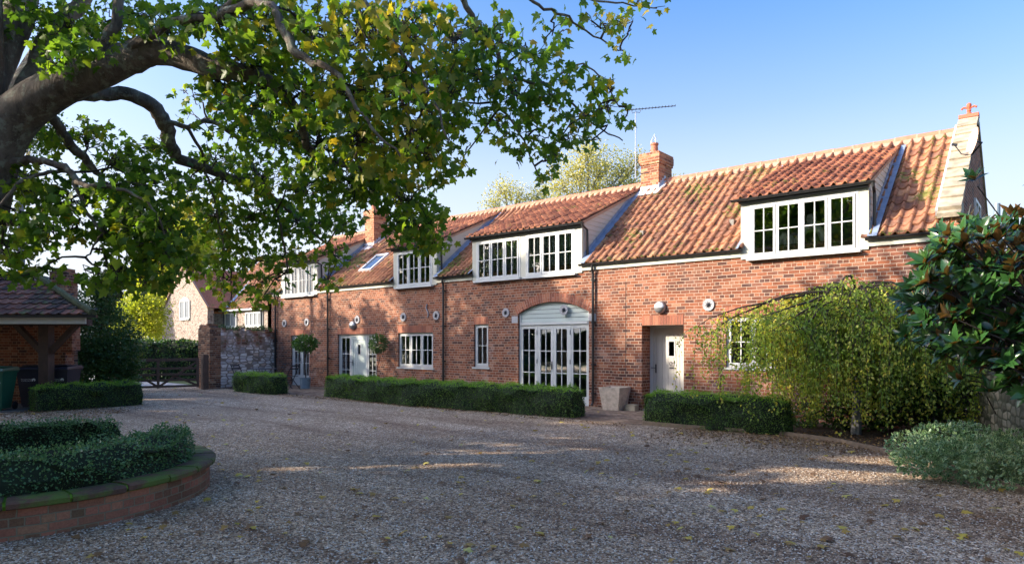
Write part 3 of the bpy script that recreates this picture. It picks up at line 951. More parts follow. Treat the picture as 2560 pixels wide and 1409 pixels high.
mb.build('cable', M['iron'], house)


# --- pantile roofs
def pantiles(name, mat, parent, x0, x1, y0, z0, y1, z1, holes=(), tw=.215, gauge=.31, amp=.038, xdir=(1, 0, 0), org=None, clip=None, seed=1):
    """rows run along +x; slope from (y0,z0) up to (y1,z1)"""
    rg = np.random.default_rng(seed)
    Ls = math.hypot(y1 - y0, z1 - z0); nc = max(1, round(Ls / gauge)); ny, nz_ = (y1 - y0) / Ls, (z1 - z0) / Ls
    cols = max(1, round((x1 - x0) / tw)); S = 8
    V, Fc, UV = [], [], []
    t = np.linspace(0, 1, S + 1)
    prof = amp * (np.where(t < .6, -np.sin(np.pi * t / .6) * .5, np.sin(np.pi * (t - .6) / .4) * 1.5))
    base = 0
    for j in range(nc):
        sa, sb = Ls * j / nc, Ls * (j + 1) / nc + .05
        for i in range(cols):
            xa, xb = x0 + (x1 - x0) * i / cols, x0 + (x1 - x0) * (i + 1) / cols
            xm = (xa + xb) / 2; sm = (sa + sb) / 2; ym = y0 + ny * sm
            if any(h0 < xm < h1 and ym < hy for h0, h1, hy in holes): continue
            if clip and not clip(xm, sm / Ls): continue
            ja, jb = rg.normal(0, .009), rg.normal(0, .005); js = rg.normal(0, .011)
            rows = []
            for (s_, h, dn) in ((sa + js, .000, 1), (sa + js, .034, 1), (sb, .004, 0)):
                if dn == 1 and h == 0: hh = prof + .002
                else: hh = prof + h + (ja if dn else jb)
                X = xa + (xb - xa) * t
                Y = y0 + ny * s_ - nz_ * hh; Z = z0 + nz_ * s_ + ny * hh
                rows.append(np.stack([X, np.broadcast_to(Y, X.shape), np.broadcast_to(Z, X.shape)], 1))
            V.append(np.concatenate(rows))
            for r_ in range(2):
                for k in range(S):
                    a = base + r_ * (S + 1) + k
                    Fc.append((a, a + 1, a + S + 2, a + S + 1))
                    UV += [(i + .1 + .8 * t[k], j + .3)] * 1 + [(i + .1 + .8 * t[k + 1], j + .3)] + [(i + .1 + .8 * t[k + 1], j + .7)] + [(i + .1 + .8 * t[k], j + .7)]
            base += 3 * (S + 1)
    V = np.concatenate(V)
    o = np_mesh(name, V, np.array(Fc).ravel(), 4, mat, parent, world=parent is not None)
    l = o.data.uv_layers.new(name='UVMap'); l.data.foreach_set('uv', np.array(UV, dtype=np.float32).ravel())
    sm = np.ones(len(Fc), dtype=bool); sm.reshape(-1, 2 * S)[:, :S] = False
    o.data.polygons.foreach_set('use_smooth', sm)
    return o


K_ = .8
EY, EZ = -.12, 3.74
RY, RZ = 3.3, 6.44
DORM = [(-22.93, -20.38), (-15.93, -13.83), (-12.27, -8.30), (-4.06, -1.50)]
roof = pantiles('roof', M['tile'], house, XL - .1, -.34, EY, EZ, RY, RZ, holes=[(a + .02, b - .02, 2.95) for a, b in DORM] + [(-18.65, -17.75, 0)], seed=3)
mb = MB(); mb.face([(XL - .1, RY, RZ), (-.34, RY, RZ), (-.34, DEPTH + .1, EZ), (XL - .1, DEPTH + .1, EZ)])
# roof underlay so no light leaks
for a, b in zip([XL - .05] + [d[1] for d in DORM], [d[0] for d in DORM] + [-.34]):
    mb.face([(a, EY + .05, EZ - .03), (b, EY + .05, EZ - .03), (b, RY, RZ - .05), (a, RY, RZ - .05)])
mb.build('rear_roof', M['tile_dormer'], house)
# ridge
mb = MB(); x = XL - .1; 
while x < -.4:
    x2 = min(x + .45, -.34)
    dz = rnd.gauss(0, .006)
    mb.lathe((x + .015, RY, RZ - .03 + dz), [(.12, 0), (.12, x2 - x - .03)], 8, axis='x', a0=0, a1=math.pi)
    mb.lathe((x + .015, RY, RZ - .03 + dz), [(.0, 0), (.12, 0)], 8, axis='x', a0=0, a1=math.pi)
    x = x2
mb.build('ridge_tiles', M['ridge'], house)
mb = MB()
mb.box(XL - .1, -.34, RY - .115, RY + .115, RZ - .12, RZ - .005)
mb.hexa([(XL - .1, RY - .2, RZ - .155), (-.34, RY - .2, RZ - .155), (-.34, RY - .1, RZ - .06), (XL - .1, RY - .1, RZ - .06),
         (XL - .1, RY - .18, RZ - .105), (-.34, RY - .18, RZ - .105), (-.34, RY - .1, RZ - .0), (XL - .1, RY - .1, RZ - .0)])
x = XL - .1
while x < -.4:
    mb.lathe((x - .02, RY, RZ - .028), [(.123, 0), (.123, .04)], 8, axis='x', a0=0, a1=math.pi); x += .45
mb.build('ridge_mortar', M['bedding'], house)

# fascia and gutters between dormers
segs = []
prev = XL
for a, b in DORM + [(-.34, 0)]:
    segs.append((prev, a)); prev = b
for a, b in segs:
    mb = MB(); mb.box(a, b, -.045, -.003, WALLT, WALLT + .16); mb.build('fascia', M['cream'], house)
    mb = MB(); n = 6
    prof = [(.0 + .055 * math.cos(t), .055 * math.sin(t)) for t in np.linspace(math.pi, 2 * math.pi, 9)]
    prof2 = prof + [(p[0] * .85, p[1] * .85) for p in reversed(prof)]
    mb.prism([(-.105 + p[0], 3.735 + p[1]) for p in prof2], 'x', a - .04, b + .04)
    mb.prism([(-.105 + p[0], 3.735 + p[1]) for p in prof], 'x', a - .045, a - .04)
    mb.prism([(-.105 + p[0], 3.735 + p[1]) for p in prof], 'x', b + .04, b + .045)
    x = a + .3
    while x < b:
        mb.prism([(-.105 + p[0] * 1.12, 3.735 + p[1] * 1.12) for p in prof], 'x', x, x + .035); x += .9
    mb.build('gutter', M['black'], house)
    # moss cushions along the eave
    if a > -10:
        n = int((b - a) * 26); xs_ = rng.uniform(a, b, n)
        pos = np.stack([xs_, np.full(n, -.105) + rng.uniform(-.02, .06, n), 3.765 + rng.uniform(-.01, .03, n)], 1)
        MV = [(0, 0, 1), (1, 0, 0), (.3, .95, 0), (-.8, .6, 0), (-.8, -.6, 0), (.3, -.95, 0)]
        scatter('moss', MV, [(0, 1, 2), (0, 2, 3), (0, 3, 4), (0, 4, 5), (0, 5, 1)], pos, frame_mats(np.tile([[1., 0, 0]], (n, 1)) + rng.normal(0, .3, (n, 3)), np.tile([[0, 0, 1.]], (n, 1))), rng.uniform(.015, .04, n), M['moss'], house)['kind'] = 'stuff'


def downpipe(x, z1=3.69, shoe=True):
    mb = MB(); mb.tube([(x, -.105, z1), (x, -.105, z1 - .10), (x, -.065, z1 - .22), (x, -.065, .12), (x, -.12, .04)], .034, 10)
    for z in (3.3, 2.2, 1.1, .35): mb.box(x - .055, x + .055, -.08, .002, z - .02, z + .02); mb.tube([(x, -.065, z - .03), (x, -.065, z + .03)], .041, 10)
    mb.build('downpipe', M['black'], house, smooth=False)


for x in (-23.3, -19.66, -13.5, -7.94, -.42): downpipe(x)
# pipe on the upper wall of the left end

# --- dormers
def dormer(x0, x1, groups, slats, seed):
    ZT = 4.78; YF = -.035
    DY0, DZ0, DY1, DZ1 = -.22, 4.84, 3.02, 6.24
    mb = MB()
    # front frame boards around the windows
    gx = [(x0, groups[0][0])] + [(groups[i][1], groups[i + 1][0]) for i in range(len(groups) - 1)] + [(groups[-1][1], x1)]
    for a, b in gx: mb.box(a, b, YF, .05, 3.52, ZT)
    for a, b in groups: mb.box(a, b, YF, .05, 4.70, ZT)
    zr = lambda yy: DZ0 + (yy - DY0) * (DZ1 - DZ0) / (DY1 - DY0)
    mz = lambda yy: EZ + (yy - EY) * (RZ - EZ) / (RY - EY)
    d = mb.build('dormer', M['cream'], house)
    # cheeks: lapped boards
    for side, xc in ((1, x1), (-1, x0)):
        c = MB(); z = 3.66
        while z < 6.1:
            zt = z + .13
            ya = .05; 
            pts = []
            def ylow(zz): return max(.05, EY + (zz - EZ) * (RY - EY) / (RZ - EZ))      # meets main roof
            def yhigh(zz): return max(.05, DY0 + (zz + .06 - DZ0) * (DY1 - DY0) / (DZ1 - DZ0))   # meets dormer roof
            l0, l1 = ylow(z), ylow(zt); h0, h1 = yhigh(z), yhigh(zt)
            # region: y from dormer roof line (front) to main roof line (back)
            if l0 > h0 or l1 > h1:
                a0, a1 = min(h0, l0), min(h1, l1)
                xo = xc + side * .004; xi = xc - side * .03
                c.hexa([(xi, a0, z), (xo + side * .012, a0, z), (xo + side * .012, l0, z), (xi, l0, z), (xi, a1, zt), (xo, a1, zt), (xo, l1, zt), (xi, l1, zt)])
            z = zt
        c.build('cheek', M['cheek'], d)
        # lead flashing along the cheek foot on the main roof
        f = MB(); w = .17 if side > 0 else .06
        nrm = Vector((0, -(RZ - EZ), RY - EY)).normalized()
        for q in range(8):
            ya, yb = -.16 + q * (3.16 / 8), -.16 + (q + 1) * (3.16 / 8) + .01
            A = Vector((xc, ya, mz(ya))) + nrm * .055; B = Vector((xc, yb, mz(yb))) + nrm * .05
            f.hexa([A, A + Vector((side * w, 0, 0)) - nrm * .01, B + Vector((side * w, 0, 0)) - nrm * .01, B,
                    A + nrm * .012, A + Vector((side * w, 0, 0)) + nrm * .002, B + Vector((side * w, 0, 0)) + nrm * .002, B + nrm * .012])
            if side > 0 and yb < 2.85:
                y0_ = max(ya, .05)
                f.hexa([(xc + .017, y0_, mz(y0_) + .02), (xc + .03, y0_, mz(y0_) + .02), (xc + .03, yb, mz(yb) + .02), (xc + .017, yb, mz(yb) + .02),
                        (xc + .017, y0_, mz(y0_) + .19), (xc + .03, y0_, mz(y0_) + .19), (xc + .03, yb, mz(yb) + .19), (xc + .017, yb, mz(yb) + .19)])
        f.build('flashing', M['lead'], d)
    for i, (a, b) in enumerate(groups):
        n = 4 if (b - a) > 2 else 3
        if b - a > 2.3: n = 4
        casements(d, a, b, 3.52, 4.70, YF - .01, n, 2, 2, slats=slats)
    pantiles('dormer_roof', M['tile_dormer'], d, x0 - .10, x1 + .08, DY0, DZ0, DY1, DZ1, tw=.212, gauge=.25, amp=.036, seed=seed)
    m = MB()
    m.hexa([(x0 - .06, DY0 + .1, DZ0 - .06), (x1 + .05, DY0 + .1, DZ0 - .06), (x1 + .05, DY1, DZ1 - .08), (x0 - .06, DY1, DZ1 - .08),
            (x0 - .06, DY0 + .1, DZ0 + .015), (x1 + .05, DY0 + .1, DZ0 + .015), (x1 + .05, DY1, DZ1 - .012), (x0 - .06, DY1, DZ1 - .012)])
    m.build('verge', M['bedding'], d)
    m = MB(); prof = [(.05 * math.cos(t), .05 * math.sin(t)) for t in np.linspace(math.pi, 2 * math.pi, 9)]
    prof2 = prof + [(p[0] * .85, p[1] * .85) for p in reversed(prof)]
    m.prism([(-.19 + p[0], 4.83 + p[1]) for p in prof2], 'x', x0 - .16, x1 + .14)
    for xx in (x0 - .165, x1 + .14): m.prism([(-.19 + p[0], 4.83 + p[1]) for p in prof], 'x', xx, xx + .005)
    xx = x0 + .2
    while xx < x1: m.prism([(-.19 + p[0] * 1.12, 4.83 + p[1] * 1.12) for p in prof], 'x', xx, xx + .03); xx += .85
    m.box(x0 - .02, x1 + .02, -.13, YF - .002, 4.74, 4.80)
    m.tube([(x1 + .11, -.19, 4.80), (x1 + .11, -.19, 4.74), (x1 + .075, .1, 4.66), (x1 + .075, .12, 3.95)], .032, 8)
    m.build('gutter', M['black'], d)
    return d


dormer(*DORM[0], [(-22.72, -20.52)], False, 11)
dormer(*DORM[1], [(-15.75, -14.03)], False, 12)
dormer(*DORM[2], [(-12.10, -10.40), (-10.20, -8.52)], True, 13)
dormer(*DORM[3], [(-3.86, -1.68)], False, 14)
# skylight
nrm = Vector((0, -(RZ - EZ), RY - EY)).normalized(); sl = Vector((0, RY - EY, RZ - EZ)).normalized()
rp = lambda x, y: Vector((x, y, EZ + (y - EY) * (RZ - EZ) / (RY - EY)))
mb = MB(); cx = -18.15
for a, b in ((-.36, -.28), (.28, .36)): mb.obox(rp(cx + (a + b) / 2, .95) + nrm * .06, ((b - a) / 2, 0, 0), sl * .55, nrm * .06)
for s_ in (-.51, .51): mb.obox(rp(cx, .95) + sl * s_ + nrm * .06, (.28, 0, 0), sl * .04, nrm * .058)
skl = mb.build('skylight', M['leadlight'], house)
mb = MB(); mb.obox(rp(cx, .95) + nrm * .08, (.28, 0, 0), sl * .47, nrm * .006); mb.build('pane', M['glass'], skl)


# chimneys
def chimney(x0, x1, y0, y1, zt, pot_h=.34, cowl=False, label=None):
    mb = MB(); zb = 4.6
    mb.box(x0, x1, y0, y1, zb, zt - .34); mb.box(x0 - .03, x1 + .03, y0 - .03, y1 + .03, zt - .34, zt - .265)
    mb.box(x0 - .045, x1 + .045, y0 - .045, y1 + .045, zt - .265, zt - .06); mb.box(x0 - .035, x1 + .035, y0 - .035, y1 + .035, zt - .06, zt)
    c = mb.build('chimney', M['brick_ch'], house)
    xm, ym = (x0 + x1) / 2, (y0 + y1) / 2 - .12
    p = MB(); p.lathe((xm, ym, zt), [(.13, 0), (.115, .05), (.10, pot_h - .06), (.12, pot_h - .05), (.12, pot_h), (.09, pot_h), (.08, 0)], 16); p.build('chimney_pot', M['pot'], c, smooth=False)
    if cowl:
        p = MB()
        for i in range(8):
            t = 2 * math.pi * i / 8
            p.tube([(xm + .11 * math.cos(t), ym + .11 * math.sin(t), zt + pot_h), (xm + .08 * math.cos(t), ym + .08 * math.sin(t), zt + pot_h + .12), (xm, ym, zt + pot_h + .28)], .004, 4)
        p.build('cowl', M['alu'], c)
    zf = lambda y: EZ + (y - EY) * (RZ - EZ) / (RY - EY)
    f = MB(); f.box(x0 - .012, x1 + .012, y0 - .012, y0, zf(y0) - .1, zf(y0) + .17)
    f.obox(rp((x0 + x1) / 2, y0 - .12) + nrm * .05, ((x1 - x0) / 2 + .1, 0, 0), sl * .12, nrm * .012)
    for q in range(4):
        ya, yb = y0 + q * .11, y0 + (q + 1) * .11
        if yb < RY + .1: f.box(x1, x1 + .014, ya, yb, zf(ya) - .05, zf(yb) + .14)
    f.obox(rp(x1 + .08, (y0 + min(y1, RY)) / 2) + nrm * .05, (.08, 0, 0), sl * .25, nrm * .012)
    f.build('flashing', M['leadlight'], c)
    return c


M['brick_ch'] = mat_brick('chimney_brick', cols=[(0, (.2, .08, .05)), (.3, (.38, .15, .08)), (.7, (.50, .22, .11)), (1, (.55, .30, .17))], mortar=(.5, .36, .26), patch=False)
chimney(-8.16, -7.58, 2.88, 3.72, 7.25, cowl=True)
chimney(-20.3, -19.72, 2.14, 2.85, 7.02, pot_h=.42)

# gable coping, kneeler, finial
mb = MB(); n = 10; A = Vector((-.155, -.02, 4.12)); B = Vector((-.155, 3.16, 6.60)); dv = (B - A); sl2 = dv.normalized(); nr2 = Vector((0, -sl2.z, sl2.y))
for i in range(n):
    c = A + dv * ((i + .5) / n); tilt = sl2 * 1.0 + nr2 * -.09; tilt.normalize(); tn = Vector((0, -tilt.z, tilt.y))
    mb.obox(c + nr2 * .03, (.185, 0, 0), tilt * (dv.length / n / 2 + .012), tn * .038)
mb.prism([(-.10, 3.98), (.28, 3.98), (.34, 4.28), (.12, 4.22), (-.13, 4.06)], 'x', -.345, .03)
mb.prism([(3.44, 6.60), (DEPTH + .1, 4.05), (DEPTH + .1, 3.95), (3.4, 6.50)], 'x', -.34, .03)
mb.prism([(3.1, 6.50), (3.5, 6.50), (3.42, 6.68), (3.18, 6.68)], 'x', -.335, .025)
mb.build('coping', M['stone'], house)
mb = MB(); mb.obox(A + dv * .5 + nr2 * -.075 + Vector((-.205, 0, 0)), (.035, 0, 0), dv * .48, nr2 * .06); mb.build('flashing', M['leadlight'], house)
mb = MB(); mb.prism([(3.16, 6.682), (3.44, 6.682), (3.42, 6.76), (3.30, 6.79), (3.18, 6.76)], 'x', -.34, .03)
c = Vector((-.155, 3.3, 6.78))
mb.lathe(c, [(.06, 0), (.045, .03), (.03, .05), (.045, .075), (.045, .09), (.025, .11), (.045, .16), (.05, .20), (.04, .235), (.0, .26)], 12)
for s_ in (-1, 1):
    mb.tube([c + Vector((s_ * a, 0, b)) for a, b in ((0, .11), (.05, .15), (.10, .165), (.135, .14), (.13, .12))], [.022, .022, .022, .026, .014], 8)
mb.build('finial', M['terracotta'], house)
# gable window
mb, gl = MB(), MB()
mb.box(-.0, .04, 2.5, 2.56, 3.55, 4.75); mb.box(0, .04, 3.6, 3.66, 3.55, 4.75); mb.box(0, .04, 2.56, 3.6, 4.69, 4.75); mb.box(0, .04, 2.56, 3.6, 3.55, 3.61)
mb.box(0.002, .036, 3.05, 3.11, 3.61, 4.69); mb.box(.004, .034, 2.56, 3.6, 4.12, 4.15)
mb.box(.0, .06, 2.42, 3.74, 3.49, 3.548)
gl.face([(.015, 2.56, 3.61), (.015, 3.6, 3.61), (.015, 3.6, 4.69), (.015, 2.56, 4.69)])
r = mb.build('window', M['white'], house); gl.build('pane', M['glass'], r)
mb = MB(); mb.tube([(.14, 6.75, .0), (.14, 6.75, 5.3)], .075, 12); mb.build('flue_pipe', M['galv'], house)

# ---------------- fixed fittings
def wall_lamp(x, z, label):
    t = thing('wall_lamp', label, 'wall lamp', (x, 0, z), group='round bulkhead wall lamps')
    b = MB(); b.lathe((0, 0, 0), [(0, .03), (.15, .03), (.15, .0)], 24, axis='y'); b.lathe((0, 0, 0), [(.152, .02), (.15, .05), (.135, .085), (.125, .09)], 24, axis='y'); b.build('rim', M['lampmetal'], t, local=True)
    g = MB(); g.lathe((0, 0, 0), [(.128, .088), (.11, .115), (.07, .135), (0, .142)], 24, axis='y'); g.build('diffuser', M['lampglass'], t, smooth=True, local=True)
    h = MB(); h.lathe((0, 0, .0), [(.135, .085), (.118, .118), (.075, .140), (0, .148)], 14, axis='y', a0=math.pi, a1=2 * math.pi); h.build('shield', M['lampmetal'], t, smooth=True, local=True)
    return t


wall_lamp(-6.04, 2.52, 'round grey bulkhead lamp on brick wall above the recessed grey door')
wall_lamp(-18.17, 2.30, 'round grey bulkhead lamp above the sage green front door')

t = thing('television_aerial', 'tall thin television aerial on a mast strapped to the brick chimney', 'aerial', (-8.28, 2.86, 6.55))
mb = MB(); mast = at(1596, 280, 19.6); mx, my = -8.30, 2.82
ztop = 1.65 + (858 - 279) / F * 19.6
mb.tube([(mx, my, 6.55), (mx, my, ztop)], .018, 6); mb.build('mast', M['alu'], t)
mb = MB(); d = Vector((sT, cT, 0)); s0 = Vector((mx, my, ztop))
a = s0 - d * .18 + Vector((0, 0, .05)); b = s0 + d * 1.18 + Vector((0, 0, .18))
mb.tube([a - d * .14, b], .012, 6)
for i in range(15):
    p = a.lerp(b, i / 14); q = Vector((-d.y, d.x, 0)) * (.10 - .003 * i); mb.tube([p - q, p + q], .005, 4); mb.tube([p - Vector((0, 0, .02)), p + Vector((0, 0, .045))], .008, 4)
for s_ in (-.25, 0, .25):
    p = a - d * .14 + Vector((0, 0, s_ * .5)); mb.tube([p - Vector((0, .2, 0)), p + Vector((0, .2, 0))], .006, 4)
mb.tube([s0 - d * .12 + Vector((0, 0, .05)), s0 - d * .1 - Vector((0, 0, .04)), s0, s0 + d * .12 - Vector((0, 0, .02)), s0 + d * .16 + Vector((0, 0, .07))], .009, 5)
mb.build('antenna', M['iron'], t)
mb = MB()
for z in (6.72, 7.1): mb.tube([(mx, my, z), (-8.17, 2.86, z - .03), (-7.9, 2.865, z - .06)], .010, 5)
mb.tube([(mx, my, 7.1), (-8.17, 2.84, 6.95), (mx, my, 6.72)], .012, 5)
mb.build('bracket', M['iron'], t)

dc = Vector((.10, 1.62, 5.72))
t = thing('satellite_dish', 'pale tan satellite dish mounted on the stone gable coping', 'satellite dish', dc)
dn = Vector((-.88, -.42, .18)).normalized(); a_ = dn.cross(Vector((0, 0, 1))).normalized(); b_ = a_.cross(dn)
mb = MB(); rings = []
for r_ in (0, .08, .15, .21, .25):
    rings.append([dc + a_ * r_ * math.cos(q) + b_ * r_ * 1.15 * math.sin(q) + dn * (r_ * r_ * .9) for q in np.linspace(0, 2 * math.pi, 25)[:-1]])
for i in range(4):
    for k in range(24):
        k2 = (k + 1) % 24
        for off in (0, .012):
            P = [rings[i][k], rings[i][k2], rings[i + 1][k2], rings[i + 1][k]]; P = [p - dn * off for p in P]
            if i == 0: P = [P[0], P[2], P[3]]
            mb.face(P if not off else P[::-1])
mb.build('reflector', M['dish'], t, smooth=True)
mb = MB(); foot = dc - b_ * .27; end = dc + dn * .36 - b_ * .10
mb.tube([foot, foot + dn * .2, end], .011, 5); mb.obox(end, dn * .05, a_ * .022, b_ * .022); mb.build('arm', M['iron'], t)
mb = MB(); mb.tube([dc - dn * .01, dc - dn * .12, Vector((.02, 1.95, 5.55))], .018, 6); mb.build('mount', M['iron'], t)

# things seen inside the right dormer: pale organic sculptures on the sill
def sculpture(x, y, label, k):
    t = thing('sculpture', label, 'sculpture', (x, y, 2.95))
    mb = MB()
    if k == 0:
        mb.tube([(-.34, 0, .55), (-.28, 0, .95), (-.12, 0, 1.15), (.02, 0, 1.32)], [.06, .07, .08, .06], 10)
        mb.tube([(-.12, 0, 1.15), (.1, 0, 1.22), (.22, 0, 1.05), (.36, 0, .60)], [.05, .09, .08, .05], 10)
        mb.lathe((.02, 0, 1.30), [(0, -.02), (.09, .02), (.11, .09), (.09, .17), (0, .2)], 14)
        mb.tube([(-.30, 0, .75), (0, 0, .62), (.3, 0, .72)], [.06, .08, .06], 10)
    else:
        mb.tube([(-.22, 0, .5), (-.2, 0, .85), (-.02, 0, 1.12), (.1, 0, 1.05), (.2, 0, .7), (.24, 0, .5)], [.05, .06, .07, .07, .07, .05], 10)
        mb.tube([(-.02, 0, .5), (0, 0, .8), (-.02, 0, 1.1)], [.06, .05, .05], 8)
    mb.build('figure', M['cream_obj'], t, smooth=True, local=True)
    mb = MB(); mb.box(-.45 if k == 0 else -.3, .45 if k == 0 else .3, -.13, .13, 0, .5); mb.build('plinth', M['interior'], t, local=True)


sculpture(-2.72, .45, 'cream ring-shaped sculpture behind the right dormer window, the larger one', 0)
sculpture(-3.28, .55, 'small cream arched sculpture behind the right dormer window', 1)

# ============================================================ HEDGES
def hedge(name, label, path, width, height, leaf=.028, dens=1700, mat='box', top='boxtop', group=None, z0=0., rough=.042, cat='hedge', seed=1, closed=False, toplift=0.0):
    P = [Vector((p[0], p[1], 0)) for p in path]
    t = thing(name, label, cat, (P[0].x, P[0].y, z0), group=group)
    # resample
    Ltot = [0]
    for i in range(1, len(P)): Ltot.append(Ltot[-1] + (P[i] - P[i - 1]).length)
    n = max(2, int(Ltot[-1] / .15)); Q = []
    for k in range(n + 1):
        s_ = Ltot[-1] * k / n; i = max(j for j in range(len(P)) if Ltot[j] <= s_ + 1e-9); i = min(i, len(P) - 2)
        Q.append(P[i].lerp(P[i + 1], (s_ - Ltot[i]) / max(Ltot[i + 1] - Ltot[i], 1e-6)))
    T = []
    for k in range(n + 1):
        d = (Q[min(k + 1, n)] - Q[max(k - 1, 0)]).normalized(); T.append(d)
    ph = rnd.random() * 10
    def wob(s_, q): return rough * (math.sin(s_ * 3.1 + ph + q * 2) + .7 * math.sin(s_ * 7.3 + ph * 2 + q * 5) + .5 * math.sin(s_ * 13.7 + q * 9))
    def section(k, inset=0.0):
        s_ = Ltot[-1] * k / n; c = Q[k]; sd_ = Vector((T[k].y, -T[k].x, 0)); w = width / 2 - inset; h = height - inset
        e = min(k, n - k) * Ltot[-1] / n
        w *= 1 - .25 * math.exp(-e / .08); h *= 1 - .10 * math.exp(-e / .06)
        r_ = .07; pts = []
        for q, (a, b) in enumerate(((-1, .02), (-1.02, .5), (-1, .88), (-.88, 1), (-.4, 1.0), (0, 1.01), (.4, 1.0), (.88, 1), (1, .88), (1.02, .5), (1, .02))):
            pts.append(c + sd_ * (w * a + wob(s_, q) * (1 if abs(a) > .8 else .3)) + Vector((0, 0, z0 + h * b + (wob(s_ + 3, q) if b > .8 else 0))))
        return pts
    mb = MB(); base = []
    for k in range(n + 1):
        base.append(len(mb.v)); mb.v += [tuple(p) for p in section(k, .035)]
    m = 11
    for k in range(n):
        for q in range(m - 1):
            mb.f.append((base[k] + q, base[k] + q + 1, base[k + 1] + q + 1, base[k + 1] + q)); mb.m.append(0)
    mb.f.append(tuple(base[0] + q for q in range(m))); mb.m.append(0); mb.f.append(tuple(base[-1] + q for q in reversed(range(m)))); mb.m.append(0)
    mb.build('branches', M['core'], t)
    # leaves on the skin
    S = np.array([[tuple(p) for p in section(k)] for k in range(n + 1)])
    per = 2 * height + width; area = per * Ltot[-1] + 2 * width * height
    N_ = int(area * dens)
    ks = rng.uniform(0, n - 1e-3, N_); qs_w = rng.uniform(0, 1, N_)
    # section perimeter parametrisation
    seg = np.array([.48, .38, .15, .35, .35, .35, .35, .15, .38, .48]) * np.array([height, height, 1, width * .7, width * .6, width * .6, width * .7, 1, height, height]) + .01
    cs = np.cumsum(seg) / seg.sum(); qi = np.searchsorted(cs, qs_w); lo = np.concatenate([[0], cs[:-1]]); qf = (qs_w - lo[qi]) / (cs[qi] - lo[qi])
    k0 = ks.astype(int); kf = (ks - k0)[:, None]; qf = qf[:, None]
    p = (S[k0, qi] * (1 - kf) + S[k0 + 1, qi] * kf) * (1 - qf) + (S[k0, qi + 1] * (1 - kf) + S[k0 + 1, qi + 1] * kf) * qf
    # end caps
    Ne = int(width * height * dens * 1.3)
    for e, kk in ((0, 0), (1, n)):
        a = rng.uniform(-1, 1, Ne); b = rng.uniform(.02, 1, Ne); sd_ = np.array([T[kk].y, -T[kk].x, 0.]); w = width / 2 * .78
        c = np.array(Q[kk]); tt = np.array(T[kk]) * (1 if e else -1)
        pe = c + sd_ * (a * w)[:, None] + np.array([0, 0, 1.]) * (z0 + b * height * .93)[:, None] + tt * (rng.normal(.0, .02, Ne))[:, None]
        p = np.concatenate([p, pe])
    N2 = len(p)
    cen = np.stack([p[:, 0] * 0, p[:, 1] * 0, p[:, 2] * 0], 1)
    # outward direction from nearest centre
    Cn = np.concatenate([np.array([tuple(q) for q in Q])[k0], np.tile(np.array(Q[0]), (Ne, 1)), np.tile(np.array(Q[-1]), (Ne, 1))])
    out = p - Cn; out[:, 2] = (p[:, 2] - z0 - height * .55) * 1.6
    out /= np.linalg.norm(out, axis=1)[:, None] + 1e-6
    p = p + out * rng.normal(0, .012 + rough * .3, (N2, 1))
    yd = out * .8 + rng.normal(0, .75, (N2, 3)); nr = out + rng.normal(0, .7, (N2, 3))
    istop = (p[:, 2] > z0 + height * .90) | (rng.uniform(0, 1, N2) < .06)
    sc_ = rng.uniform(.7, 1.35, N2) * leaf
    rm = frame_mats(yd, nr)
    V = QUAD_V if leaf < .05 else OVAL_V; Fq = QUAD_F if leaf < .05 else OVAL_F
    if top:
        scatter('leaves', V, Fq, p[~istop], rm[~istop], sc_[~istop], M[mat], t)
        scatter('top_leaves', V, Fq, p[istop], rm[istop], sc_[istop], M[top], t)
    else: scatter('leaves', V, Fq, p, rm, sc_, M[mat], t)
    return t


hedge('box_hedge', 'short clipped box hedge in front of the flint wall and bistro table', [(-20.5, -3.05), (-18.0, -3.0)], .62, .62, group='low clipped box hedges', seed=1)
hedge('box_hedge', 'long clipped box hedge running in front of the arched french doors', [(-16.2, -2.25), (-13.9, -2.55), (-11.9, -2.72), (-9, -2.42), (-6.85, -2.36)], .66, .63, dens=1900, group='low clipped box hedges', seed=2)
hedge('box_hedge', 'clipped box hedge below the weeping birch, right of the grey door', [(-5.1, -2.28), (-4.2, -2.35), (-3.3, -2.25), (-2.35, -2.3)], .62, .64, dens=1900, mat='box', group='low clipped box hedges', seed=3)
a, b = gz(84, 1031), gz(362, 1011)
hedge('box_hedge', 'clipped dark box hedge in front of the brown post and wheelie bins', [(a.x - .27, a.y + .06), (a.x * .5 + b.x * .5 - .30, (a.y + b.y) / 2), (b.x - .27, b.y - .05)], .55, .60, dens=1700, group='low clipped box hedges', seed=4)

# ============================================================ RAISED BED
BC = K(-5.3, 7.05); BR = 1.93
bed = thing('raised_bed', 'round raised brick planting bed with mossy coping at the left', 'raised bed', BC, YAW)
def ring(name, prof, mat, n=96, uvs=True):
    mb = MB(); V = []; m = n + 1
    for r_, h in prof:
        for k in range(m):
            t = 2 * math.pi * k / n; mb.v.append((r_ * math.cos(t), r_ * math.sin(t), h))
    mb.uv = []; acc = 0
    for i in range(len(prof) - 1):
        l = math.hypot(prof[i + 1][0] - prof[i][0], prof[i + 1][1] - prof[i][1])
        for k in range(n):
            mb.f.append((i * m + k, i * m + k + 1, (i + 1) * m + k + 1, (i + 1) * m + k)); mb.m.append(0)
            c = 2 * math.pi * BR / n
            mb.uv += [(k * c, acc), ((k + 1) * c, acc), ((k + 1) * c, acc + l), (k * c, acc + l)]
        acc += l
    return mb.build(name, mat, bed, local=True)


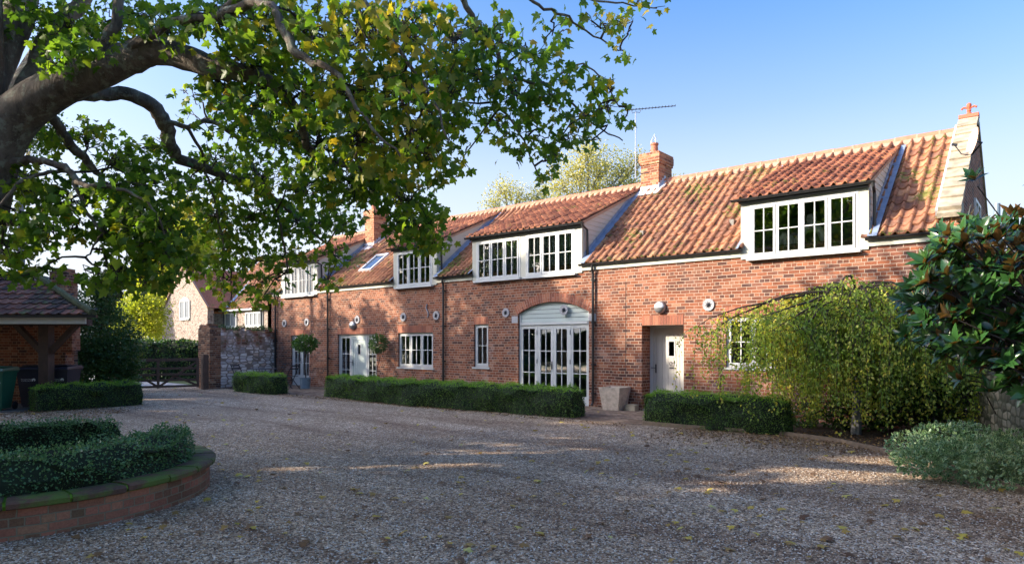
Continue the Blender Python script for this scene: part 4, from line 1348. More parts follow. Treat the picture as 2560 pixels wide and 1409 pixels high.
ring('wall', [(BR - .045, -.02), (BR - .045, .262)], M['brick_bed'])
mb = MB(); mj = MB(); npc = 26
M['coping_bed'] = None
def mat_bedcoping():
    m, nt, b = newmat('mossy_coping')
    o = coord(nt)
    c = ramp(nt, island(nt), [(0, (.07, .045, .032)), (1, (.15, .075, .048))])
    nf = noise(nt, o, 25, 5, .7)
    c = mix(nt, .7, c, ramp(nt, nf, [(.3, (.4, .4, .4)), (.7, (1.5, 1.4, 1.3))]), 'MULTIPLY')
    f = mth(nt, 'MULTIPLY', ramp(nt, noise(nt, o, 3.5, 5, .7), [(.44, (0, 0, 0)), (.58, (1, 1, 1))]), .85)
    c = mix(nt, f, c, (.085, .15, .018))
    w = ramp(nt, noise(nt, o, 11, 5, .7), [(.66, (0, 0, 0)), (.70, (1, 1, 1))])
    c = mix(nt, mth(nt, 'MULTIPLY', w, .5), c, (.3, .32, .3))
    L(nt, c, b.inputs['Base Color']); b.inputs['Roughness'].default_value = .85; bump(nt, nf, .6, .01, b)
    return m


M['coping_bed'] = mat_bedcoping()
for i in range(npc):
    t0, t1 = 2 * math.pi * i / npc + .006, 2 * math.pi * (i + 1) / npc - .006
    prof = [(BR - .02, .262), (BR + .015, .275), (BR + .022, .315), (BR + .0, .335), (BR - .10, .342), (BR - .24, .338), (BR - .26, .325), (BR - .26, .262)]
    dz = rnd.gauss(0, .003); m = len(prof); S_ = 5; b0 = len(mb.v)
    for k in range(S_ + 1):
        t = t0 + (t1 - t0) * k / S_
        for r_, h in prof: mb.v.append((r_ * math.cos(t), r_ * math.sin(t), h + dz))
    for k in range(S_):
        for q in range(m):
            q2 = (q + 1) % m
            mb.f.append((b0 + k * m + q, b0 + k * m + q2, b0 + (k + 1) * m + q2, b0 + (k + 1) * m + q)); mb.m.append(0)
    mb.f.append(tuple(b0 + q for q in range(m))); mb.m.append(0); mb.f.append(tuple(b0 + S_ * m + q for q in reversed(range(m)))); mb.m.append(0)
    # mossy joint
    for q in range(40):
        t = t1 + .006 + rnd.gauss(0, .004); r_ = BR - .26 + rnd.random() * .27
        s_ = rnd.uniform(.008, .016); x, y_ = r_ * math.cos(t), r_ * math.sin(t); z = .338
        mj.face([(x - s_, y_, z - .006), (x, y_ - s_, z - .004), (x + s_ * .3, y_ + s_ * .3, z + s_ * .5)]); mj.face([(x + s_, y_, z - .004), (x, y_ + s_, z - .004), (x - s_ * .2, y_ - s_ * .2, z + s_ * .5)])
for (t, n_) in ((-1.95, 340), (-2.2, 100)):     # bigger moss cushions
    for q in range(n_):
        tt = t + rnd.gauss(0, .055); r_ = BR - .06 + rnd.gauss(0, .05); s_ = rnd.uniform(.006, .014); x, y_, z = r_ * math.cos(tt), r_ * math.sin(tt), .342
        if r_ < BR: mj.face([(x - s_, y_, z - .003), (x, y_ - s_, z - .003), (x + s_ * .3, y_ + s_ * .3, z + s_)])
jr = MB(); jr.lathe((0, 0, 0), [(BR - .03, .262), (BR + .004, .30), (BR - .01, .328), (BR - .10, .334), (BR - .25, .330)], 96); jr.build('joint', M['mossflat'], bed, local=True)
mb.build('coping', M['coping_bed'], bed, local=True)
mj.build('moss', M['moss'], bed, local=True)['kind'] = 'stuff'
mb = MB(); mb.lathe((0, 0, .24), [(0, 0.02), (BR - .05, 0)], 48); mb.build('soil', M['soil'], bed, local=True)


def bedpt(phi, r_):
    return K(-5.3 + r_ * math.cos(R(phi)), 7.05 + r_ * math.sin(R(phi)))


hedge('box_hedge', 'shaggy curved box hedge along the front of the raised bed', [bedpt(p, 1.43) for p in range(-200, 46, 8)], .46, .37, leaf=.026, dens=3000, mat='boxblue', top=None, z0=.26, rough=.045, group='loose box hedges in the raised bed', seed=5)
hedge('box_hedge', 'shaggy box hedge at the back of the raised bed', [bedpt(p, 1.45) for p in range(84, 150, 8)], .42, .37, leaf=.026, dens=2600, mat='boxblue', top=None, z0=.26, rough=.045, group='loose box hedges in the raised bed', seed=6)

# ============================================================ SHED, BINS
SW = M['brick_shed']
shed = thing('bin_shelter', 'open timber shelter with mossy tiled roof and brown post, over bins', 'shelter', K(-12.5, 17.0), YAW)
mb = MB(); ip = lambda X, Y, z: K(X, Y, z)
def kbox(mb, X0, X1, Y0, Y1, z0, z1, mi=0):
    mb.hexa([K(X0, Y0, z0), K(X1, Y0, z0), K(X1, Y1, z0), K(X0, Y1, z0), K(X0, Y0, z1), K(X1, Y0, z1), K(X1, Y1, z1), K(X0, Y1, z1)], mi)


kbox(mb, -22, -12.05, 17.8, 18.15, 0, 2.6); mb.build('rear_wall', SW, shed)
mb = MB(); kbox(mb, -12.05, -11.87, 17.8, 18.15, 1.45, 2.6); mb.build('wall_corbel', SW, shed)
mb = MB(); kbox(mb, -11.81, -11.57, 16.45, 16.69, 0, 2.1); mb.build('post', M['wood_dark'], shed)
for s_ in (-1, 1):
    mb = MB(); c = -11.69; mb.bar(K(c + s_ * .10, 16.57, 1.43), K(c + s_ * .76, 16.57, 2.12), .12, .13, up=tuple(K(0, 1, 0) - K(0, 0, 0))); mb.build('brace', M['wood_dark'], shed)
mb = MB(); kbox(mb, -22, -10.6, 16.47, 16.67, 2.1, 2.26); mb.build('beam', M['wood_dark'], shed)
mb = MB(); kbox(mb, -22, -10.25, 15.86, 15.90, 2.12, 2.30); mb.build('fascia', M['cheek'], shed)
mb = MB(); kbox(mb, -22, -9.95, 15.77, 15.86, 2.27, 2.33); mb.build('gutter', M['black'], shed)
# tiled slopes (local frame: x right, y ahead; origin at K(-12.5,17))
EX, RX = -10.05, -12.7
fs = pantiles('roof', M['tile_shed'], shed, -22 + 12.5, EX + 12.5, 15.8 - 17, 2.33, 17.5 - 17, 3.42, tw=.26, gauge=.26, amp=.026,
              clip=lambda x, f: x < (EX + 12.5) + (RX - EX) * f, seed=21) if False else None
def local_tiles(name, parent, mat, fn, umax, vmax, tw, gauge, keep, amp=.024, seed=1, th=.03):
    """fn(u,v,h)->world point; u across, v up"""
    rg = np.random.default_rng(seed); cols = round(umax / tw); rows = round(vmax / gauge); S = 6
    t = np.linspace(0, 1, S + 1); prof = amp * np.where(t < .6, -np.sin(np.pi * t / .6) * .5, np.sin(np.pi * (t - .6) / .4) * 1.2)
    mb = MB(); mb.uv = []
    for j in range(rows):
        for i in range(cols):
            if not keep((i + .5) * umax / cols, (j + .5) * vmax / rows): continue
            jj = rg.normal(0, .005); va, vb = vmax * j / rows, vmax * (j + 1) / rows + .03
            b = len(mb.v)
            for (v_, h) in ((va, -.002), (va, th), (vb, .002)):
                for k in range(S + 1): mb.v.append(tuple(fn((i + t[k]) * umax / cols, v_, prof[k] + h + jj * (h == th))))
            for r_ in range(2):
                for k in range(S):
                    a = b + r_ * (S + 1) + k; mb.f.append((a, a + 1, a + S + 2, a + S + 1)); mb.m.append(0)
                    mb.uv += [(i + .5, j + .5)] * 4
    return mb.build(name, mat, parent)


ev = math.hypot(1.7, 1.09)
def fn1(u, v, h): return K(-22 + u, 15.8 + v * 1.7 / ev - h * .5, 2.34 + v * 1.09 / ev + h * .85)
local_tiles('roof', shed, M['tile_shed'], fn1, 22 + EX, ev, .25, .25, lambda u, v: (-22 + u) < EX + (RX - EX) * (v / ev) + .06, seed=5)
ev2 = math.hypot(2.65, 1.09)
def fn2(u, v, h):
    q = u / 2.6; f = v / ev2; A = K(EX - 1.6 * q, 15.8 + 2.2 * q, 2.34); B = K(RX, 17.5, 3.43)
    return A.lerp(B, f) + Vector((0, 0, h))
local_tiles('side_roof', shed, M['tile_shed'], fn2, 2.6, ev2, .25, .26, lambda u, v: True, seed=6)
mb = MB(); mb.face([K(-22, 15.86, 2.30), K(-10.1, 15.86, 2.30), K(RX, 17.5, 3.36), K(-22, 17.5, 3.36)]); mb.face([K(-10.1, 15.86, 2.30), K(-11.65, 18.0, 2.30), K(RX, 17.5, 3.36)])
mb.face([K(-22, 17.5, 3.36), K(RX, 17.5, 3.36), K(-11.65, 18.0, 2.3), K(-22, 18.3, 2.9)])
mb.build('roof_boards', M['wood_dark'], shed)
mb = MB(); hp = [K(EX, 15.8, 2.36), K(RX, 17.5, 3.46), K(-16, 17.5, 3.46), K(-22, 17.5, 3.46)]
mb.tube([hp[0].lerp(hp[1], q / 8) + Vector((0, 0, rnd.gauss(.02, .012))) for q in range(9)] + [hp[1].lerp(hp[3], q / 14) + Vector((0, 0, rnd.gauss(.02, .012))) for q in range(1, 15)], .085, 8)
M['mossridge'] = mat_plain('mossy_ridge', (.07, .08, .035), .95, .6, 9, bmp=.9)
mb.build('hip_ridge', M['mossridge'], shed)

# broken flint wall behind the shelter
def ragged(mb, A, B, thick, z0, zt, dz, n, mi=0, seed=1):
    rg = random.Random(seed); A, B = Vector(A), Vector(B); d = (B - A); nn = Vector((-d.y, d.x, 0)).normalized() * thick / 2
    hs = [zt + rg.uniform(-dz, dz) for _ in range(n + 1)]
    for i in range(n):
        p, q = A + d * i / n, A + d * (i + 1) / n; h = hs[i]; h2 = hs[i] + rg.uniform(-.03, .03)
        mb.hexa([p - nn + Vector((0, 0, z0)), q - nn + Vector((0, 0, z0)), q + nn + Vector((0, 0, z0)), p + nn + Vector((0, 0, z0)),
                 p - nn + Vector((0, 0, h)), q - nn + Vector((0, 0, h2)), q + nn + Vector((0, 0, h2 - .04)), p + nn + Vector((0, 0, h - .03))], mi)


t = thing('ruined_wall', 'tall broken flint and brick wall rising behind the bin shelter roof', 'wall', K(-13, 19.6), YAW)
mb = MB(); ragged(mb, K(-22, 19.6), K(-13.45, 19.6), .5, 0, 3.62, .16, 22, seed=3); mb.build('wall', M['flint_grey'], t)
mb = MB(); kbox(mb, -13.45, -13.06, 19.3, 19.85, 0, 3.45); kbox(mb, -13.5, -13.0, 19.26, 19.9, 3.45, 3.75); kbox(mb, -13.47, -13.1, 19.3, 19.8, 3.75, 3.86); mb.build('pier', M['brick_ruin'], t)

t = thing('concrete_base', 'dark concrete slab under the wheelie bins', 'slab', K(-12.5, 16.4), YAW)
mb = MB(); kbox(mb, -20, -11.75, 15.72, 17.79, 0.0, .035); mb.build('slab_edge', M['slab'], t)


def text_mesh(s, size, align='CENTER'):
    cu = bpy.data.curves.new('lettering', 'FONT'); cu.body = s; cu.size = size; cu.align_x = align; cu.align_y = 'CENTER'; cu.resolution_u = 2
    o = bpy.data.objects.new('lettering', cu); sc.collection.objects.link(o)
    dg = bpy.context.evaluated_depsgraph_get(); me = bpy.data.meshes.new_from_object(o.evaluated_get(dg))
    V = [tuple(v.co) for v in me.vertices]; Fs = [tuple(p.vertices) for p in me.polygons]
    bpy.data.objects.remove(o); bpy.data.curves.remove(cu); bpy.data.meshes.remove(me)
    return V, Fs


def wheelie_bin(X, Y, rot, mat, label, lines, crest=False):
    t = thing('wheelie_bin', label, 'wheelie bin', K(X, Y, .035), YAW + rot, group='wheelie bins under the shelter')
    b = MB()
    w0, w1, d0, d1, h = .20, .27, .22, .33, .96
    b.hexa([(-w0, -d0, .05), (w0, -d0, .05), (w0, d0 - .05, .05), (-w0, d0 - .05, .05), (-w1, -d1, h), (w1, -d1, h), (w1, d1, h), (-w1, d1, h)])
    b.box(-w1 - .02, w1 + .02, -d1 - .02, d1 + .01, h - .045, h - .001)
    b.box(-.17, .17, -d0 - .012, -d0 + .06, .0, .06)
    b.build('body', mat, t, local=True)
    l = MB(); l.hexa([(-w1 - .03, -d1 - .045, h), (w1 + .03, -d1 - .045, h), (w1 + .03, d1 + .03, h), (-w1 - .03, d1 + .03, h), (-w1 - .01, -d1 - .0, h + .055), (w1 + .01, -d1 - .0, h + .055), (w1 + .01, d1, h + .085), (-w1 - .01, d1, h + .085)])
    l.box(-.2, .2, -d1 + .12, d1 - .1, h + .08, h + .105)
    l.build('lid', mat, t, local=True)
    hd = MB(); hd.tube([(-w1, d1 + .02, h + .0), (-w1, d1 + .09, h + .03), (w1, d1 + .09, h + .03), (w1, d1 + .02, h)], .016, 6); hd.build('handle', mat, t, local=True)
    for s_ in (-1, 1):
        wq = MB(); wq.lathe((s_ * .25, d0 + .02, .10), [(0, -.025), (.085, -.025), (.1, -.015), (.1, .015), (.085, .025), (0, .025)], 16, axis='x'); wq.build('wheel', M['black'], t, local=True)
    tx = MB()
    for s, size, x, z in lines:
        V, Fs = text_mesh(s, size)
        yy = lambda zz: -d0 + (zz - .05) / (h - .05) * (-(d1 - d0)) - .004
        k = len(tx.v); tx.v += [(x + v[0], yy(z + v[1]), z + v[1]) for v in V]
        for f in Fs: tx.f.append(tuple(k + i for i in f)); tx.m.append(0)
    if crest:
        yy = -d0 - .004 - (.70 - .05) / (h - .05) * (d1 - d0)
        for q in range(5):
            tt = math.pi * (q + .5) / 5; c = Vector((.13 + .035 * math.cos(tt), yy, .685 + .035 * math.sin(tt)))
            tx.obox(c, (.010, 0, 0), (0, .001, 0), (0, 0, .012))
        tx.box(.10, .115, yy - .001, yy, .66, .70); tx.box(.145, .16, yy - .001, yy, .66, .70); tx.box(.121, .139, yy - .001, yy, .69, .71)
    tx.build('lettering', M['print'], t, local=True)
    return t


wheelie_bin(-12.45, 15.98, .18, M['bin_green'], 'green wheelie bin with white recycling lettering, left of the post', [('Borough Council', .042, 0, .76), ('of', .036, 0, .72), ("King's Lynn & West Norfolk", .038, 0, .68), ('RECYCLING ONLY', .046, 0, .63), ('01553', .03, 0, .57)])
wheelie_bin(-12.28, 17.0, .12, M['bin_black'], 'dark navy wheelie bin half hidden behind the brown post', [('Borough Council', .04, -.03, .71), ('of West Norfolk', .04, -.03, .67)], True)
wheelie_bin(-11.62, 17.1, .10, M['bin_black'], 'dark navy wheelie bin right of the brown post with white council mark', [('Borough Council', .034, -.04, .71), ('of West Norfolk', .034, -.04, .67)], True)

# ============================================================ FLINT WALL, GATE
t = thing('flint_wall', 'ruined flint garden wall joining the left end of the house', 'wall', (-22.6, -1.6, 0))
mb = MB(); ragged(mb, (-22.78, -2.85, 0), (-23.60, -.02, 0), .36, 0, 2.15, .10, 16, seed=8); mb.build('wall', M['flint'], t)
mb = MB(); mb.box(-23.2, -22.3, -3.25, -2.84, 0, 2.2); ragged(mb, (-23.2, -3.03, 0), (-22.3, -3.03, 0), .36, 2.19, 2.33, .06, 5, seed=9); mb.build('pier', M['brick_ruin'], t)
# tufts growing on top
n = 1500; tt = rng.uniform(0, 1, n) ** .8; pos = np.stack([-22.78 - .82 * tt, -2.85 + 2.83 * tt, 2.16 + np.abs(rng.normal(0, .06, n)) + .12 * (np.sin(tt * 17) > .3) * rng.uniform(0, 1, n)], 1) + rng.normal(0, .05, (n, 3)) * [1, 1, .3]
scatter('ivy', QUAD_V, QUAD_F, pos, rot_mats(n), rng.uniform(.03, .07, n), M['darkleaf'], t)['kind'] = 'stuff'

GA, GB = Vector((-23.35, -6.0, 0)), Vector((-22.38, -3.6, 0))
gate = thing('field_gate', 'brown wooden five-bar field gate hung beside the flint wall', 'gate', GB)
gd = (GB - GA).normalized(); gn = Vector((-gd.y, gd.x, 0))
def gp(s_, z, o=0): return GA + gd * s_ + gn * o + Vector((0, 0, z))
GL = (GB - GA).length
for k, z in enumerate((.14, .36, .56, .77, 1.06)):
    mb = MB(); zz0 = z + (.0 if k < 4 else .0); mb.bar(gp(0, zz0), gp(GL, zz0 + (.02 if k == 4 else 0)), .05 if k == 4 else .03, .10 if k == 4 else .075); mb.build('rail', M['gatewood'], gate)
for s_ in (.04, GL / 2, GL - .04):
    mb = MB(); mb.bar(gp(s_, .08, -.03), gp(s_, 1.10 if s_ > GL * .8 else 1.07, -.03), .04, .09, up=tuple(gd)); mb.build('stile', M['gatewood'], gate)
for a, b in (((.06, 1.0), (GL / 2, .12)), ((GL - .06, 1.0), (GL / 2, .12)), ((.06, .15), (GL * .36, .58)), ((GL - .06, .15), (GL * .64, .58))):
    mb = MB(); mb.bar(gp(a[0], a[1], .03), gp(b[0], b[1], .03), .025, .075); mb.build('gate_brace', M['gatewood'], gate)
mb = MB(); mb.bar(gp(.0, 1.06, 0), gp(.32, 1.06, 0), .06, .11); mb.build('latch', M['galv'], gate)
t = thing('gate_post', 'square brown gate post between the field gate and flint pier', 'post', (-22.30, -3.42, 0))
mb = MB(); mb.box(-22.40, -22.20, -3.53, -3.33, 0, 1.22); mb.box(-22.39, -22.21, -3.52, -3.34, 1.22, 1.25); mb.build('timber', M['gatewood'], t)

# ============================================================ furniture on the terrace
def folding_chair(loc, rot, label):
    t = thing('folding_chair', label, 'chair', loc, rot, group='folding bistro chairs')
    for s_ in (-.2, .2):
        m = MB(); m.bar((s_, -.22, 0), (s_, .25, .88), .014, .03, up=(1, 0, 0)); m.build('back_leg', M['iron'], t, local=True)
        m = MB(); m.bar((s_ * .9, .26, 0), (s_ * .9, -.2, .46), .014, .03, up=(1, 0, 0)); m.build('leg', M['iron'], t, local=True)
    m = MB()
    for k in range(5): m.box(-.2, .2, -.2 + k * .08, -.145 + k * .08, .44, .455)
    m.build('seat', M['iron'], t, local=True)
    m = MB()
    for k in range(2): m.bar((-.2, .17 + .06 * k, .72 + .11 * k), (.2, .17 + .06 * k, .72 + .11 * k), .016, .05)
    m.build('backrest', M['iron'], t, local=True)
    return t


t = thing('bistro_table', 'round dark metal bistro table behind the short box hedge', 'table', (-21.0, -1.9, .006))
mb = MB(); mb.lathe((0, 0, .715), [(0, .02), (.46, .02), (.48, .01), (.48, -.01), (.46, -.012), (0, -.012)], 28); mb.build('table_top', M['iron'], t, local=True)
for k in range(3):
    q = k * 2.09 + .4; mb = MB(); mb.tube([(.35 * math.cos(q), .35 * math.sin(q), 0), (.05 * math.cos(q), .05 * math.sin(q), .38), (.32 * math.cos(q + .3), .32 * math.sin(q + .3), .70)], .012, 6); mb.build('leg', M['iron'], t, local=True)
folding_chair((-21.85, -2.35, .006), 1.9, 'dark folding chair left of the bistro table')
folding_chair((-21.9, -.75, .006), -.3, 'dark folding chair between the bistro table and the corner downpipe')
folding_chair((-20.25, -1.25, .006), -1.3, 'dark folding chair standing alone before the left french doors')


def ball_tree(name, label, base, stem_h, r_, pot=True, sq=1.0, stem_r=.02, wavy=.02, n=1500, mat='bay'):
    t = thing(name, label, 'potted tree' if pot else 'tree', base)
    z0 = .36 if pot else 0
    m = MB(); m.tube([(wavy * math.sin(q * 9), wavy * math.cos(q * 7), z0 - .05 + (stem_h - z0 + .05) * q) for q in np.linspace(0, 1, 14)], stem_r, 6); m.build('stem', M['twig'], t, local=True)
    d = rng.normal(size=(n, 3)); d /= np.linalg.norm(d, axis=1)[:, None]; d *= (rng.uniform(.35, 1, n) ** .5)[:, None] * r_
    d[:, 2] *= sq; d += rng.normal(0, .03, (n, 3)); pos = d + [0, 0, stem_h + r_ * sq * .7]
    out = d / (np.linalg.norm(d, axis=1)[:, None] + 1e-6)
    V = pos + np.array(base)
    scatter('crown', OVAL_V, OVAL_F, V, frame_mats(out + rng.normal(0, .8, (n, 3)), out + rng.normal(0, .6, (n, 3))), rng.uniform(.05, .09, n), M[mat], t)
    if pot:
        m = MB(); m.lathe((0, 0, 0), [(0, .0), (.17, 0), (.195, .38), (.205, .385), (.205, .40), (.185, .40), (.18, .34), (0, .34)], 24); m.build('pot', M['galv'], t, local=True)
        for s_ in (-1, 1):
            m = MB(); m.tube([(s_ * .19, -.04, .33), (s_ * .225, -.03, .30), (s_ * .225, .03, .30), (s_ * .19, .04, .33)], .008, 5); m.build('pot_handle', M['iron'], t, local=True)
    return t


ball_tree('bay_tree', 'standard bay tree in a galvanised pot before the left french doors', tuple(gz(763, 971)), 1.42, .44, sq=.72)
ball_tree('bay_tree', 'small ball-headed tree on a wavy thin stem beside the three-light window', (-16.25, -.42, .006), 1.42, .30, pot=False, sq=1.0, wavy=.045, stem_r=.012, n=700, mat='darkleaf')
# planter
t = thing('wooden_planter', 'empty tapered square wooden planter against the brick wall', 'planter', (-7.12, -.34, .006), .05)
for k in range(4):
    mb = MB(); rot = Matrix.Rotation(k * math.pi / 2, 3, 'Z')
    for q in range(5):
        a0, a1 = -1 + q * .4, -1 + (q + 1) * .4
        P = [(.22 * a0 * .98, -.22, 0), (.22 * a1 * .98 - .003, -.22, 0), (.22 * a1 * .9 - .003, -.19, 0), (.22 * a0 * .9, -.19, 0),
             (.30 * a0 * .98, -.30, .56), (.30 * a1 * .98 - .003, -.30, .56), (.30 * a1 * .9 - .003, -.265, .56), (.30 * a0 * .9, -.265, .56)]
        mb.hexa([rot @ Vector(p) for p in P])
    mb.build('side_panel', M['timber'], t, local=True)
mb = MB(); mb.box(-.24, .24, -.24, .24, .38, .42); mb.build('soil', M['soil'], t, local=True)
mb = MB(); t = thing('stone_block', 'small pale stone block on the paving beside the wooden planter', 'block', (-6.68, -.28, .006)); mb.box(-.14, .14, -.1, .1, 0, .14); mb.prism([(-.12, .14), (.12, .14), (.1, .155), (-.1, .155)], 'y', -.08, .08); mb.build('stone', M['stone'], t, local=True)

# timber edging
t = thing('timber_edging', 'low curved timber edging between the gravel and planting bed', 'edging', (-2.3, -2.5, 0))
mb = MB(); ed = soil_pts[1:11]
for a, b in zip(ed[:-1], ed[1:]): mb.bar((*a, .03), (*b, .03), .035, .10)
mb.build('board', mat_plain('edging_board', (.22, .16, .11), .9, .35, 9), t)
t = thing('garden_wall', 'old stone garden wall at the right edge behind the variegated shrub', 'wall', (.3, -.3, 0), math.atan2(-3.9, 1.05))
mb = MB(); ragged(mb, (.30, -.25, 0), (1.45, -4.6, 0), .35, 0, 1.18, .03, 24, seed=4); ragged(mb, (1.45, -4.6, 0), (2.6, -9, 0), .35, 0, 1.18, .03, 20, seed=6); mb.build('masonry', M['gwall'], t)


# ============================================================ SHRUBS AND TREES
# --- euonymus
def euonymus():
    c = gz(2430, 1180); t = thing('variegated_shrub', 'low cream-edged variegated euonymus shrub at the right foreground', 'shrub', c)
    cl = [(2290, 1120, .34), (2360, 1105, .40), (2420, 1095, .34), (2450, 1140, .42), (2520, 1150, .45), (2590, 1165, .5), (2300, 1150, .30), (2380, 1150, .38), (2545, 1120, .36), (2650, 1180, .5), (2355, 1085, .2), (2480, 1180, .34)]
    P, O = [], []
    for px, py, r_ in cl:
        Y = 8.6 - (py - 1090) * .012; ctr = np.array(at(px, py, Y)); n = int(900 * r_ / .35)
        d = rng.normal(size=(n, 3)); d /= np.linalg.norm(d, axis=1)[:, None]; rr = rng.uniform(.45, 1.05, n) ** .5
        p = ctr + d * rr[:, None] * r_ * [1, 1, .62]; ok = p[:, 2] > .03; P.append(p[ok]); O.append(d[ok])
    P, O = np.concatenate(P), np.concatenate(O); n = len(P)
    EV = [(0, 0, 0), (.26, .28, .03), (.26, .66, .03), (0, 1, 0), (-.26, .66, .03), (-.26, .28, .03)] + [(0, .12, -.0), (.15, .34, .012), (.15, .62, .012), (0, .84, 0), (-.15, .62, .012), (-.15, .34, .012)]
    EF = [(i, (i + 1) % 6, 6 + (i + 1) % 6, 6 + i) for i in range(6)] + [(6, 7, 8, 9, 10, 11)]
    O = O + [0, 0, .5]
    scatter('leaves', EV, EF, P, frame_mats(O + rng.normal(0, .7, (n, 3)), O + rng.normal(0, .5, (n, 3))), rng.uniform(.03, .055, n), [M['euo'], M['euo_rim']], t, tmi=[1] * 6 + [0])
    mb = MB()
    for i in range(40):
        px, py, r_ = rnd.choice(cl); e = at(px + rnd.uniform(-40, 40), py - 20, 8.5); b = Vector((c.x + rnd.uniform(-.5, .5), c.y + rnd.uniform(-.3, .3), 0))
        mb.tube([b, b.lerp(e, .5) + Vector((0, 0, .1)), e], [.008, .006, .003], 4)
    mb.build('stems', M['twig'], t)


euonymus()


# --- weeping birch
def weeping_birch():
    base = K(5.0, 12.3)
    base = at(2140, 858, 11.95); base.z = 0
    t = thing('weeping_birch', 'weeping birch with yellowing leaves hanging in front of the brick wall', 'tree', base)
    mb = MB()
    hub = base + Vector((0, 0, 2.5))
    mb.tube([base, base + Vector((.03, .02, 1.0)), base + Vector((-.03, 0, 1.7)), hub, hub + Vector((.04, .03, .10)), hub + Vector((.05, .04, .16))], [.09, .075, .07, .06, .045, .02], 8)
    mb.build('trunk', M['greybark'], t)
    br = MB(); P, D = [], []
    right = Vector((sT, cT, 0)); fwd = Vector((-cT, sT, 0))
    NB = 66
    for i in range(NB):
        a = 2 * math.pi * (i + rnd.random() * .7) / NB
        rad = rnd.uniform(.7, 2.35)
        if abs(math.sin(a)) > .6: rad = min(rad, 1.5)
        X = math.cos(a) * rad * (1.12 if math.cos(a) < 0 else 1.0); Yd = math.sin(a) * min(rad, 1.35) * .85
        topz = rnd.uniform(.05, .62) * (1.0 if rad < 1.5 else .7)
        if i == 3: X, Yd, topz = -2.9, -.1, .25
        e = hub + right * X + fwd * Yd + Vector((0, 0, -.08 - .38 * (rad / 2.35) ** 2 - rnd.uniform(0, .55)))
        mid = hub.lerp(e, .45) + Vector((0, 0, topz + .12))
        m2 = hub.lerp(e, .8) + Vector((0, 0, topz * .7))
        pts = []
        for q in np.linspace(0, 1, 9):
            A = hub.lerp(mid, q); B = mid.lerp(m2, q); C_ = m2.lerp(e, q); AB = A.lerp(B, q); BC_ = B.lerp(C_, q); pts.append(AB.lerp(BC_, q) + Vector((rnd.gauss(0, .02), rnd.gauss(0, .02), rnd.gauss(0, .02))))
        br.tube(pts, [.03 - .024 * k / 8 for k in range(9)], 5)
        # hanging strands
        ns = 27 if rad > 1.2 else 15
        for s_ in range(ns):
            k = rnd.choice((2, 3, 4, 5, 6, 7, 8, 8)); p = pts[k].copy(); dr = Vector((rnd.gauss(0, .32), rnd.gauss(0, .32), .05)); ln = rnd.uniform(.45, 1.0) * (p.z - rnd.choice((.03, .06, .12, .3, .6, 1.0, 1.4) if X > -1.1 else (.1, .4, .8, 1.2, 1.5)))
            ln = max(.35, ln)
            if rad < .0: ln *= .7
            sp = [p]; n = max(4, int(ln / .12)); q = p.copy()
            for u in range(n):
                f = u / n
                q = q + dr * max(0, .30 - f * .5) + Vector((rnd.gauss(0, .014), rnd.gauss(0, .014), -ln / n * (.35 + .8 * min(1, f * 3)))); 
                if q.z < .08: break
                sp.append(q.copy())
            if len(sp) < 3: continue
            br.tube(sp, [.005 - .003 * u / len(sp) for u in range(len(sp))], 3, cap=False)
            for u in range(1, len(sp)):
                m_ = rnd.choice((3, 5, 6, 7)) if u > 1 else 3
                for v in range(m_):
                    pp = sp[u - 1].lerp(sp[u], rnd.random()) + Vector((rnd.gauss(0, .045), rnd.gauss(0, .045), rnd.gauss(0, .02)))
                    P.append(tuple(pp))
    br.build('branches', M['twig'], t)
    P = np.array(P); n = len(P)
    BV = [(0, 0, 0), (.33, .30, .02), (.18, .68, .01), (0, 1, 0), (-.18, .68, .01), (-.33, .30, .02)]
    scatter('leaves', BV, [(0, 1, 2, 3, 4, 5)], P, hang_mats(n, .5), rng.uniform(.036, .07, n), M['birchleaf'], t)
    print('birch leaves', n)


weeping_birch()


